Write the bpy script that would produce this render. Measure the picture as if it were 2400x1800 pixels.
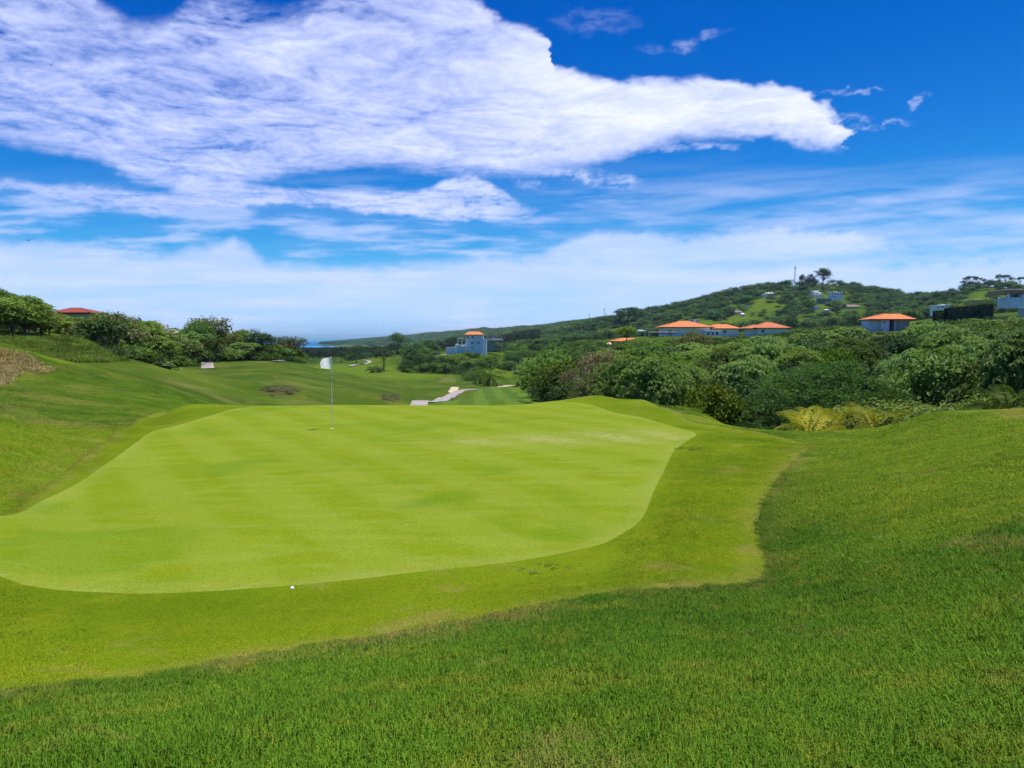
import bpy, bmesh, math, random
import numpy as np
from mathutils import Vector, Matrix
from mathutils.geometry import delaunay_2d_cdt

for o in list(bpy.data.objects):
    bpy.data.objects.remove(o)
scene = bpy.context.scene
COL = scene.collection
R = math.radians
rng = np.random.default_rng(7)

# ------------------------------------------------------------------ camera
EYE = 29.0                        # metres above the sea
PITCH = R(3.28)
FPX = 1800.0                      # focal length in pixels of the 2400 px wide photograph
cam_data = bpy.data.cameras.new('camera')
cam = bpy.data.objects.new('camera', cam_data)
COL.objects.link(cam)
cam.location = (0, 0, EYE)
cam.rotation_euler = (math.pi/2 - PITCH, 0, 0)
cam_data.sensor_width = 36.0
cam_data.lens = 36.0*FPX/2400.0
cam_data.clip_start = 0.1
cam_data.clip_end = 1000000
scene.camera = cam
scene.render.resolution_x, scene.render.resolution_y = 1024, 768

# ------------------------------------------------------------------ exposure and sampling
vs = scene.view_settings
vs.view_transform = 'Standard'
vs.look = 'None'
vs.exposure = 0.55
vs.gamma = 1.0
vs.use_curve_mapping = False
cy = scene.cycles
cy.max_bounces = 6
cy.diffuse_bounces = 3
cy.glossy_bounces = 2
cy.transmission_bounces = 3
cy.transparent_max_bounces = 8
cy.volume_bounces = 0
cy.use_denoising = True
cy.use_adaptive_sampling = True
cy.adaptive_threshold = 0.025
cy.sample_clamp_indirect = 4.0

# ------------------------------------------------------------------ node helper
class NT:
    """a short way of writing node trees"""
    def __init__(s, tree):
        s.t = tree; s.n = tree.nodes; s.l = tree.links
        s.n.clear()
    def node(s, kind, ins=None, **props):
        nd = s.n.new(kind)
        for k, v in props.items():
            setattr(nd, k, v)
        for k, v in (ins or {}).items():
            s.set(nd, k, v)
        return nd
    def set(s, nd, k, v):
        sock = nd.inputs[k]
        if hasattr(v, 'is_output') or isinstance(v, bpy.types.NodeSocket):
            s.l.new(v, sock)
        elif isinstance(v, bpy.types.Node):
            s.l.new(v.outputs[0], sock)
        else:
            sock.default_value = v
    def m(s, op, a, b=0.0, c=0.0, clamp=False):
        nd = s.n.new('ShaderNodeMath'); nd.operation = op; nd.use_clamp = clamp
        s.set(nd, 0, a); s.set(nd, 1, b)
        if op in ('MULTIPLY_ADD', 'COMPARE', 'SMOOTH_MIN', 'SMOOTH_MAX'):
            s.set(nd, 2, c)
        return nd.outputs[0]
    def vm(s, op, a, b=(0, 0, 0)):
        nd = s.n.new('ShaderNodeVectorMath'); nd.operation = op
        s.set(nd, 0, a)
        if op == 'SCALE': s.set(nd, 3, b)
        else: s.set(nd, 1, b)
        return nd.outputs[0]
    def xyz(s, x, y, z):
        nd = s.n.new('ShaderNodeCombineXYZ')
        s.set(nd, 0, x); s.set(nd, 1, y); s.set(nd, 2, z)
        return nd.outputs[0]
    def sep(s, v):
        nd = s.n.new('ShaderNodeSeparateXYZ'); s.set(nd, 0, v)
        return nd.outputs
    def noise(s, vec, scale, detail=3.0, rough=0.55, dist=0.0, lac=2.0, color=False):
        nd = s.n.new('ShaderNodeTexNoise')
        if vec is not None: s.set(nd, 'Vector', vec)
        s.set(nd, 'Scale', scale); s.set(nd, 'Detail', detail); s.set(nd, 'Roughness', rough)
        s.set(nd, 'Distortion', dist); s.set(nd, 'Lacunarity', lac)
        return nd.outputs['Color' if color else 'Fac']
    def ss(s, x, lo, hi, a=0.0, b=1.0):
        nd = s.n.new('ShaderNodeMapRange'); nd.interpolation_type = 'SMOOTHSTEP'
        s.set(nd, 0, x); s.set(nd, 1, lo); s.set(nd, 2, hi); s.set(nd, 3, a); s.set(nd, 4, b)
        return nd.outputs[0]
    def mr(s, x, lo, hi, a=0.0, b=1.0):
        nd = s.n.new('ShaderNodeMapRange')
        s.set(nd, 0, x); s.set(nd, 1, lo); s.set(nd, 2, hi); s.set(nd, 3, a); s.set(nd, 4, b)
        return nd.outputs[0]
    def mix(s, f, a, b, blend='MIX'):
        nd = s.n.new('ShaderNodeMix'); nd.data_type = 'RGBA'; nd.blend_type = blend
        s.set(nd, 0, f)
        for k, v in ((6, a), (7, b)):
            if isinstance(v, (tuple, list)) and len(v) == 3: v = (*v, 1.0)
            s.set(nd, k, v)
        return nd.outputs[2]
    def curve(s, x, pts):
        nd = s.n.new('ShaderNodeFloatCurve')
        c = nd.mapping.curves[0]
        while len(c.points) < len(pts): c.points.new(0.5, 0.5)
        for p, (a, b) in zip(c.points, pts):
            p.location = (a, b); p.handle_type = 'AUTO_CLAMPED'
        nd.mapping.update()
        s.set(nd, 1, x)
        return nd.outputs[0]

# photograph pixel + depth -> world (used once, to survey where things stand)
CT, ST = math.cos(PITCH), math.sin(PITCH)
def ray(px, py):
    a = (px - 1200.0)/FPX; b = (900.0 - py)/FPX
    return np.array([a, CT + b*ST, b*CT - ST])
def at(px, py, d):
    r = ray(px, py)
    return np.array([0, 0, EYE]) + r*(d/r[1])
def project(x, y, z):
    zz = z - EYE
    f = y*CT - zz*ST; u = y*ST + zz*CT
    f = np.maximum(f, 1e-3)
    return 1200 + FPX*x/f, 900 - FPX*u/f

# ------------------------------------------------------------------ sun
SUN_EL, SUN_AZ = R(79.0), R(78.0)          # azimuth from +Y towards +X: high, slightly to the right
sun_dir = Vector((math.cos(SUN_EL)*math.sin(SUN_AZ), math.cos(SUN_EL)*math.cos(SUN_AZ), math.sin(SUN_EL)))
sd = bpy.data.lights.new('sun', 'SUN')
sd.energy = 4.6
sd.angle = R(0.53)
sd.color = (1.0, 0.965, 0.90)
sun = bpy.data.objects.new('sun', sd)
COL.objects.link(sun)
sun.rotation_euler = sun_dir.to_track_quat('Z', 'Y').to_euler()
sun.location = (0, 0, 400)

# ------------------------------------------------------------------ sky
def build_world():
    w = bpy.data.worlds.new('World'); scene.world = w; w.use_nodes = True
    N = NT(w.node_tree)
    sky = N.node('ShaderNodeTexSky', sky_type='NISHITA')
    sky.sun_disc = False
    sky.sun_elevation = SUN_EL
    sky.sun_rotation = SUN_AZ
    sky.altitude = 30.0
    sky.air_density = 1.0; sky.dust_density = 0.35; sky.ozone_density = 4.0
    # the last three degrees above the horizon keep the pale blue of the sky just above them
    dx_, dy_, dz_ = N.sep(N.node('ShaderNodeTexCoord').outputs['Generated'])
    N.set(sky, 'Vector', N.vm('NORMALIZE', N.xyz(dx_, dy_, N.m('MAXIMUM', dz_, 0.055))))
    sc = N.node('ShaderNodeSeparateColor', {0: sky.outputs[0]})
    r, g, b = sc.outputs[0], sc.outputs[1], sc.outputs[2]
    # grade of the deep polarised blue: fewer reds, clean blue to the horizon
    r2 = N.m('MULTIPLY', N.m('POWER', N.m('DIVIDE', r, 5.4), 3.2), 3.0)
    r2 = N.m('MAXIMUM', N.m('SUBTRACT', r2, 0.06), 0.0)
    g2 = N.m('MULTIPLY', N.m('POWER', N.m('DIVIDE', g, 5.9), 2.05), 4.7)
    b2 = N.m('ADD', N.m('MULTIPLY', b, 0.56), N.m('MULTIPLY', g, 0.62))
    cc = N.node('ShaderNodeCombineColor', {0: r2, 1: g2, 2: b2})
    bg = N.node('ShaderNodeBackground', {'Color': cc.outputs[0], 'Strength': 0.094})
    N.node('ShaderNodeOutputWorld', {0: bg.outputs[0]})
    w.cycles.sampling_method = 'MANUAL'
    w.cycles.sample_map_resolution = 512
build_world()

# ------------------------------------------------------------------ numpy noise
def _hash(ix, iy, seed):
    h = (ix.astype(np.int64)*374761393 + iy.astype(np.int64)*668265263 + seed*1442695041) & 0xffffffff
    h = ((h ^ (h >> 13))*1274126177) & 0xffffffff
    return (h ^ (h >> 16)) & 0xffffffff
def gnoise(x, y, seed=0):
    """gradient noise, about -0.7..0.7"""
    x0 = np.floor(x); y0 = np.floor(y)
    fx, fy = x - x0, y - y0
    ux = fx*fx*fx*(fx*(fx*6 - 15) + 10); uy = fy*fy*fy*(fy*(fy*6 - 15) + 10)
    def g(ix, iy, dx, dy):
        a = _hash(ix, iy, seed)/4294967296.0*2*np.pi
        return np.cos(a)*dx + np.sin(a)*dy
    n00 = g(x0, y0, fx, fy); n10 = g(x0+1, y0, fx-1, fy)
    n01 = g(x0, y0+1, fx, fy-1); n11 = g(x0+1, y0+1, fx-1, fy-1)
    a = n00 + ux*(n10 - n00); b = n01 + ux*(n11 - n01)
    return a + uy*(b - a)
def fbm(x, y, octv=4, seed=0, rough=0.5, lac=2.03):
    s = 0.0; a = 1.0; t = 0.0
    for i in range(octv):
        s = s + a*gnoise(x, y, seed + i*17); t += a
        a *= rough; x = x*lac + 13.7; y = y*lac + 7.1
    return s/t*1.6
def sstep(x, lo, hi):
    t = np.clip((x - lo)/(hi - lo), 0, 1)
    return t*t*(3 - 2*t)
def poly_sdf(px, py, poly):
    """signed distance to a closed polygon, positive inside"""
    poly = np.asarray(poly, float)
    n = len(poly)
    d2 = np.full(np.shape(px), 1e18); ins = np.zeros(np.shape(px), bool)
    for i in range(n):
        a = poly[i]; b = poly[(i+1) % n]
        e = b - a
        L = max(e @ e, 1e-9)
        t = np.clip(((px - a[0])*e[0] + (py - a[1])*e[1])/L, 0, 1)
        dx = px - a[0] - t*e[0]; dy = py - a[1] - t*e[1]
        d2 = np.minimum(d2, dx*dx + dy*dy)
        if a[1] != b[1]:
            c = ((a[1] > py) != (b[1] > py)) & (px < (b[0]-a[0])*(py - a[1])/(b[1]-a[1]) + a[0])
            ins ^= c
    d = np.sqrt(d2)
    return np.where(ins, d, -d)
def pchip(x, y, xq):
    """monotone cubic; y may be (n,) or (n,k)"""
    x = np.asarray(x, float); y = np.asarray(y, float)
    one = y.ndim == 1
    if one: y = y[:, None]
    h = np.diff(x)[:, None]; dl = np.diff(y, axis=0)/h
    m = np.zeros_like(y)
    w1 = 2*h[1:] + h[:-1]; w2 = h[1:] + 2*h[:-1]
    with np.errstate(divide='ignore', invalid='ignore'):
        mm = (w1 + w2)/(w1/dl[:-1] + w2/dl[1:])
    m[1:-1] = np.where(dl[:-1]*dl[1:] > 0, mm, 0.0)
    m[0] = dl[0]; m[-1] = dl[-1]
    q = np.clip(np.asarray(xq, float), x[0], x[-1])
    i = np.clip(np.searchsorted(x, q) - 1, 0, len(x) - 2)
    t = ((q - x[i])/h[i, 0])[:, None]
    hh = h[i]
    r = (1+2*t)*(1-t)**2*y[i] + t*(1-t)**2*hh*m[i] + t*t*(3-2*t)*y[i+1] + t*t*(t-1)*hh*m[i+1]
    return r[:, 0] if one else r

# ------------------------------------------------------------------ the lie of the land
def _z(py, d):
    r = ray(1200, py)
    return r[2]/r[1]*d
NEAR = [(0.0, -1.60), (1.5, -1.62)]
COLS = {
 0: [(3, -1.75), (4.8, -2.25), (8.7, -2.72), (11.9, -2.75), (14.5, -2.44), (19, -1.98), (21.5, -2.4), (25, -2.85), (30, -2.68), (40, -2.29), (48, -1.68), (53, -.52), (58, -.95), (72, -1.2), (90, -.2), (105, .2),
     (200, 4), (400, 4), (800, -4), (1300, -20), (1600, -36), (6000, -60)],
 150: [(3, -1.73), (5, -2.28), (8.5, -2.73), (12, -2.74), (16.4, -2.68), (18, -2.5), (21, -2.44), (23.5, -3.0), (30, -3.15), (40, -2.85), (50, -2.25), (57, -1.9), (66, -2.3), (80, -2.1), (92, -.3), (105, -.3),
       (200, 3), (400, 3), (800, -8), (1300, -24), (1600, -36), (6000, -60)],
 300: [(3, -1.72), (5.1, -2.3), (8.2, -2.73), (12.1, -2.71), (19.8, -2.66), (21, -2.6), (22.3, -2.53), (25, -3.2), (32, -3.4), (40, -3.42), (52, -3.27), (65, -3.0), (77, -2.5), (82, -2.3), (93, -3.6), (110, -3.4),
       (140, -3), (200, 0), (400, 1), (800, -12), (1300, -25), (1600, -36), (6000, -60)],
 450: [(3, -1.72), (5.3, -2.31), (8.2, -2.71), (12, -2.7), (20, -2.63), (26, -2.60), (30, -2.55), (36, -3.7), (48, -4.25), (60, -4.4), (75, -4.5), (88, -3.9), (100, -5.2), (130, -5.7), (160, -5.8), (185, -5.4),
       (205, -4.6), (240, -2.5), (300, -1), (400, -3), (600, -14), (900, -24), (1400, -27), (1600, -36), (6000, -60)],
 600: [(3, -1.72), (5.5, -2.32), (8.3, -2.7), (12, -2.69), (22.7, -2.64), (28, -2.62), (31, -2.68), (36, -3.4), (48, -5), (65, -6), (78, -6.4), (89, -6.5), (94, -5.6), (105, -5.6), (122, -5.1), (135, -6.1), (150, -5.75),
       (185, -5.45), (215, -5.1), (260, -7), (500, -18), (900, -24), (1400, -27), (1600, -36), (6000, -60)],
 800: [(3, -1.72), (5.8, -2.33), (8.5, -2.69), (13, -2.66), (22.7, -2.64), (28, -2.6), (31, -2.65), (36, -3.4), (50, -6), (70, -7.5), (88, -7.7), (95, -7.8), (106, -7.9), (112, -7.4), (130, -7.6), (150, -8), (180, -8.3), (200, -8.1), (225, -10.5),
       (300, -15), (350, -14.8), (420, -13.6), (470, -13.5), (560, -17), (700, -20), (900, -23), (1400, -27), (1600, -36), (6000, -60)],
 900: [(3, -1.72), (5.95, -2.33), (8.65, -2.685), (14, -2.65), (22, -2.62), (28, -2.6), (31, -2.66), (36, -3.5), (53, -6.6), (80, -9), (100, -9.3), (108, -9.2), (116, -8.6), (130, -9.0), (155, -10.0), (190, -10.8), (230, -11.6), (270, -12.6), (300, -13.2),
       (325, -14), (345, -14.2), (370, -15.5), (420, -14.5), (500, -10.5), (560, -14), (700, -19), (900, -23), (1400, -27), (1600, -36), (6000, -60)],
 1000: [(3, -1.72), (6.1, -2.32), (8.8, -2.68), (14, -2.64), (22, -2.6), (28, -2.6), (31, -2.67), (36, -3.5), (55, -7), (90, -10), (110, -10.2), (118, -10), (140, -11.1), (170, -12.4), (200, -13.4), (240, -14.8), (280, -15.2),
        (320, -15.5), (340, -15.3), (365, -16.5), (400, -14), (440, -9.3), (480, -8.2), (600, -14), (900, -22), (1400, -27), (1700, -36), (6000, -60)],
 1100: [(3, -1.72), (6.3, -2.33), (9, -2.68), (14, -2.62), (22, -2.57), (28, -2.58), (31, -2.65), (36, -3.5), (55, -7), (90, -10), (112, -10.1), (120, -10.2), (140, -11.3), (170, -12.5), (200, -13.4), (240, -14.7), (290, -15.8),
        (340, -16.4), (370, -16), (400, -12), (430, -8), (470, -6.6), (600, -12), (900, -20), (1400, -26), (1800, -36), (6000, -60)],
 1200: [(3, -1.72), (6.5, -2.33), (9.2, -2.68), (14, -2.6), (22, -2.55), (28, -2.56), (31, -2.64), (36, -3.5), (55, -7), (90, -10), (118, -10.05), (140, -11.3), (170, -12.6), (200, -13.4), (250, -14.7), (300, -16),
        (350, -16.7), (390, -16.9), (402, -16.3), (430, -14), (480, -9.5), (550, -6.5), (700, -8), (900, -14), (1400, -22), (2200, -36), (6000, -60)],
 1300: [(3, -1.72), (6.7, -2.33), (9.6, -2.69), (14, -2.6), (21, -2.52), (28, -2.5), (31, -2.48), (36, -3.7), (50, -7), (80, -10), (110, -10.7), (160, -12.3), (220, -13), (300, -14), (360, -14.5), (400, -13), (450, -8), (520, -4), (700, -4), (900, -8), (1400, -16), (2500, -30), (6000, -50)],
 1400: [(3, -1.72), (6.9, -2.33), (10, -2.7), (14, -2.6), (20, -2.5), (29, -2.47), (32, -2.33), (36, -3.6), (50, -8), (70, -10), (100, -11), (150, -11.5), (200, -10.5), (260, -6), (320, -.9), (345, -.6), (500, -2), (700, 0), (1000, 0), (3000, -20), (6000, -40)],
 1500: [(3, -1.71), (7, -2.32), (9, -2.5), (11, -2.62), (14, -2.58), (20, -2.5), (27, -2.45), (30, -2.33), (34, -3.8), (46, -8), (70, -10), (105, -10), (155, -9), (205, -7), (260, -3), (312, 1.0), (345, 1.2), (500, 0), (700, 2), (1000, 2), (3000, -20), (6000, -40)],
 1600: [(3, -1.71), (7.1, -2.32), (11.2, -2.51), (18.8, -2.56), (24, -2.48), (27, -2.44), (30, -3.1), (35, -5), (45, -8.5), (70, -9.5), (110, -8.5), (160, -6), (210, -3.5), (260, -1), (308, 1.2), (345, 1.4), (500, 1), (1000, 4), (3000, -10), (6000, -40)],
 1800: [(3, -1.70), (5.5, -2.1), (8.7, -2.44), (10.8, -2.44), (14.8, -2.49), (18.5, -2.54), (22.5, -2.69), (26, -3.5), (32, -5.5), (45, -9), (60, -9.5), (90, -9), (130, -6.5), (170, -4), (210, -1.5), (250, .5), (300, 1.6), (400, 2), (500, 5), (1000, 10), (3000, -10), (6000, -40)],
 2000: [(3, -1.68), (5, -2.0), (8, -2.14), (12, -2.24), (16, -2.42), (20, -2.6), (23, -2.73), (26, -3.6), (32, -5.5), (45, -9), (60, -9.5), (90, -8.5), (130, -6), (170, -3.2), (210, -.5), (245, 2.3), (300, 3), (400, 4), (500, 8), (1000, 12), (3000, -10), (6000, -40)],
 2200: [(3, -1.65), (5, -1.85), (8, -1.88), (12, -1.94), (16, -1.99), (19.5, -1.90), (22, -2.3), (26, -3.6), (32, -5.5), (45, -8.5), (60, -9), (90, -7.5), (130, -4.5), (170, -1.5), (210, 1.5), (250, 4.5), (300, 6), (400, 8), (500, 14), (1000, 14), (3000, -10), (6000, -40)],
 2400: [(3, -1.6), (5, -1.68), (8, -1.68), (12, -1.62), (16, -1.72), (19, -1.74), (22, -2.1), (27, -3.4), (33, -5), (45, -7.5), (60, -7.5), (90, -5.5), (130, -2), (170, 1.5), (210, 4.5), (240, 6.5), (300, 9), (400, 12), (500, 18), (1000, 16), (3000, -10), (6000, -40)],
}
LR = np.log(np.geomspace(1.0, 6200.0, 900) + 1.0)
_az = []; _pro = []
for px in sorted(COLS):
    a = math.atan((px - 1200.0)/FPX)
    c = math.cos(a)
    pts = NEAR + COLS[px]
    dr = np.array([p[0]/c for p in pts]); zz = np.array([p[1] for p in pts])
    _az.append(a); _pro.append(pchip(np.log(dr + 1.0), zz, LR))
_az = np.array(_az); _pro = np.array(_pro)
AZF = np.linspace(_az[0], _az[-1], 700)
LAT = pchip(_az, _pro, AZF)
RIDGE = [(2900, 660, 900), (2400, 676, 900), (2306, 672, 900), (2193, 692, 950), (2130, 697, 1000), (2036, 680, 1000), (1973, 667, 1000), (1905, 659, 1000), (1876, 661, 1000),
         (1840, 664, 1000), (1794, 665, 1000), (1745, 684, 1020), (1700, 706, 1060), (1600, 740, 1150), (1520, 748, 1300), (1440, 751, 1500), (1350, 763, 1800), (1250, 773, 2300),
         (1130, 779, 2900), (1000, 789, 3600), (920, 797, 4200), (880, 805, 4500)]
RW = np.array([at(*p) for p in RIDGE]); RW[:, 2] -= EYE
RWID = np.interp(np.arange(len(RIDGE)), [0, 8, 13, 17, 21], [520, 470, 430, 500, 500])
def ridge_h(x, y):
    best = np.full(np.shape(x), -99.0)
    for i in range(len(RW) - 1):
        a, b = RW[i], RW[i+1]
        e = b[:2] - a[:2]; L = e @ e
        t = np.clip(((x - a[0])*e[0] + (y - a[1])*e[1])/L, 0, 1)
        dd = np.hypot(x - a[0] - t*e[0], y - a[1] - t*e[1])
        zt = a[2] + t*(b[2] - a[2]); w = RWID[i] + t*(RWID[i+1] - RWID[i])
        q = np.clip(dd/w, 0, 1.6)
        h = zt + 34 - (zt + 34)*(1.12*q - 0.12*q*q) - 34
        best = np.maximum(best, h)
    return best
def H(x, y, detail=True):
    """height of the ground, world metres"""
    x = np.asarray(x, float); y = np.asarray(y, float)
    a = np.arctan2(x, y); r = np.hypot(x, y)
    ac = np.clip(a, AZF[0], AZF[-1])
    u = (ac - AZF[0])/(AZF[1] - AZF[0]); i = np.clip(u.astype(int), 0, len(AZF) - 2); fu = u - i
    v = (np.clip(np.log(r + 1.0), LR[0], LR[-1]) - LR[0])/(LR[-1] - LR[0])*(len(LR) - 1)
    v = np.interp(np.log(np.clip(r, 0, 6200) + 1.0), LR, np.arange(len(LR)))
    j = np.clip(v.astype(int), 0, len(LR) - 2); fv = v - j
    z = (LAT[i, j]*(1-fu) + LAT[i+1, j]*fu)*(1-fv) + (LAT[i, j+1]*(1-fu) + LAT[i+1, j+1]*fu)*fv
    z = z + (-1.6 - z)*sstep(np.abs(a), R(95), R(140))*(1 - sstep(r, 60, 400))
    far = r > 300
    if np.any(far):
        rh = np.where(far, ridge_h(x, y), -99.0)
        if detail:
            rh = rh + fbm(x/210.0, y/210.0, 4, 5)*np.clip((rh + 20)*0.22, 0, 14)
        k = 5.0
        z = np.where(far, np.maximum(z, rh) + np.log1p(np.exp(-np.abs(z - rh)/k))*k*0.5, z)
    if detail:
        am = np.interp(r, [0, 25, 36, 60, 120, 300, 1000], [0.0, 0.0, 0.02, 0.26, 0.42, 0.5, 0.9])
        z = z + am*fbm(x/14.0, y/14.0, 3, 3)
        z = z + np.interp(r, [0, 40, 90, 200], [0, 0, 0.60, 0.8])*fbm(x/38.0, y/38.0, 2, 9)
        lm = sstep(a, math.atan((1040-1200)/FPX), math.atan((760-1200)/FPX))
        z = z + lm*np.interp(r, [0, 40, 62, 180, 240], [0, 0, .60, .75, .2])*fbm(x/17.0, y/23.0, 2, 15)
        # low humps of the mown mounds
        z = z + np.interp(r, [0, 5, 9], [0.02, 0.03, 0.02])*fbm(x/2.8, y/2.8, 1, 21)
    return z + EYE
_T = np.concatenate([np.arange(2.0, 40, 0.02), np.geomspace(40, 6000, 5000)])
def hit(px, py, dmin=2.0, dmax=6000):
    """first ground point seen at a pixel"""
    r = ray(px, py); r = r/r[1]
    T = _T[(_T >= dmin) & (_T <= dmax)]
    f = EYE + r[2]*T - H(r[0]*T, T)
    k = np.nonzero(f < 0)[0]
    if len(k) == 0: return None
    k = k[0]
    t = T[k] if k == 0 else T[k-1] + (T[k] - T[k-1])*f[k-1]/(f[k-1] - f[k])
    return np.array([r[0]*t, t, float(H(r[0]*t, t))])
def ground_at(px, d):
    x = (px - 1200.0)/FPX*d
    return np.array([x, d, float(H(x, d))])

# ------------------------------------------------------------------ object helpers
MATS = {}
def link(o, parent=None):
    COL.objects.link(o)
    if parent is not None: o.parent = parent
    return o
def mesh_obj(name, verts, faces, mat=None, parent=None, smooth=False, mats=None, fmat=None):
    me = bpy.data.meshes.new(name)
    me.from_pydata([tuple(map(float, v)) for v in verts] if not isinstance(verts, np.ndarray) else verts.tolist(), [], faces if not isinstance(faces, np.ndarray) else faces.tolist())
    for m in (mats or ([mat] if mat else [])): me.materials.append(m)
    if fmat is not None: me.polygons.foreach_set('material_index', np.asarray(fmat, np.int32))
    if smooth: me.polygons.foreach_set('use_smooth', np.ones(len(me.polygons), bool))
    me.update()
    return link(bpy.data.objects.new(name, me), parent)
def tag(o, label=None, cat=None, group=None, kind=None):
    if label: o['label'] = label
    if cat: o['category'] = cat
    if group: o['group'] = group
    if kind: o['kind'] = kind
    return o
def empty(name, loc, rz=0.0, scale=1.0):
    o = bpy.data.objects.new(name, None)
    o.empty_display_size = 0.2
    o.location = loc; o.rotation_euler = (0, 0, rz)
    o.scale = (scale,)*3 if np.isscalar(scale) else scale
    return link(o)
def attr(me, name, vals, kind='FLOAT', dom='POINT'):
    a = me.attributes.new(name, kind, dom)
    if kind == 'FLOAT': a.data.foreach_set('value', np.asarray(vals, np.float32).ravel())
    elif kind == 'INT': a.data.foreach_set('value', np.asarray(vals, np.int32).ravel())
    elif kind == 'FLOAT_VECTOR': a.data.foreach_set('vector', np.asarray(vals, np.float32).ravel())
    elif kind == 'FLOAT_COLOR': a.data.foreach_set('color', np.asarray(vals, np.float32).ravel())
def new_mat(name):
    m = bpy.data.materials.new(name); m.use_nodes = True
    MATS[name] = m
    return m, NT(m.node_tree)
def plain(name, col, rough=0.8, var=0.12, scale=3.0, spec=0.3, bump=0.0, bscale=30.0, metal=0.0):
    """painted or plain surface with a little mottling"""
    m, N = new_mat(name)
    tc = N.node('ShaderNodeTexCoord').outputs['Object']
    n = N.noise(tc, scale, 5.0, 0.6)
    c = N.mix(N.mr(n, 0.25, 0.75), tuple(v*(1-var) for v in col), tuple(min(1, v*(1+var)) for v in col))
    ins = {'Base Color': c, 'Roughness': rough, 'Specular IOR Level': spec, 'Metallic': metal}
    if bump:
        b = N.node('ShaderNodeBump', {'Strength': bump, 'Distance': 0.02, 'Height': N.noise(tc, bscale, 3.0)})
        ins['Normal'] = b.outputs[0]
    p = N.node('ShaderNodeBsdfPrincipled', ins)
    N.node('ShaderNodeOutputMaterial', {0: p.outputs[0]})
    return m

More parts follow.
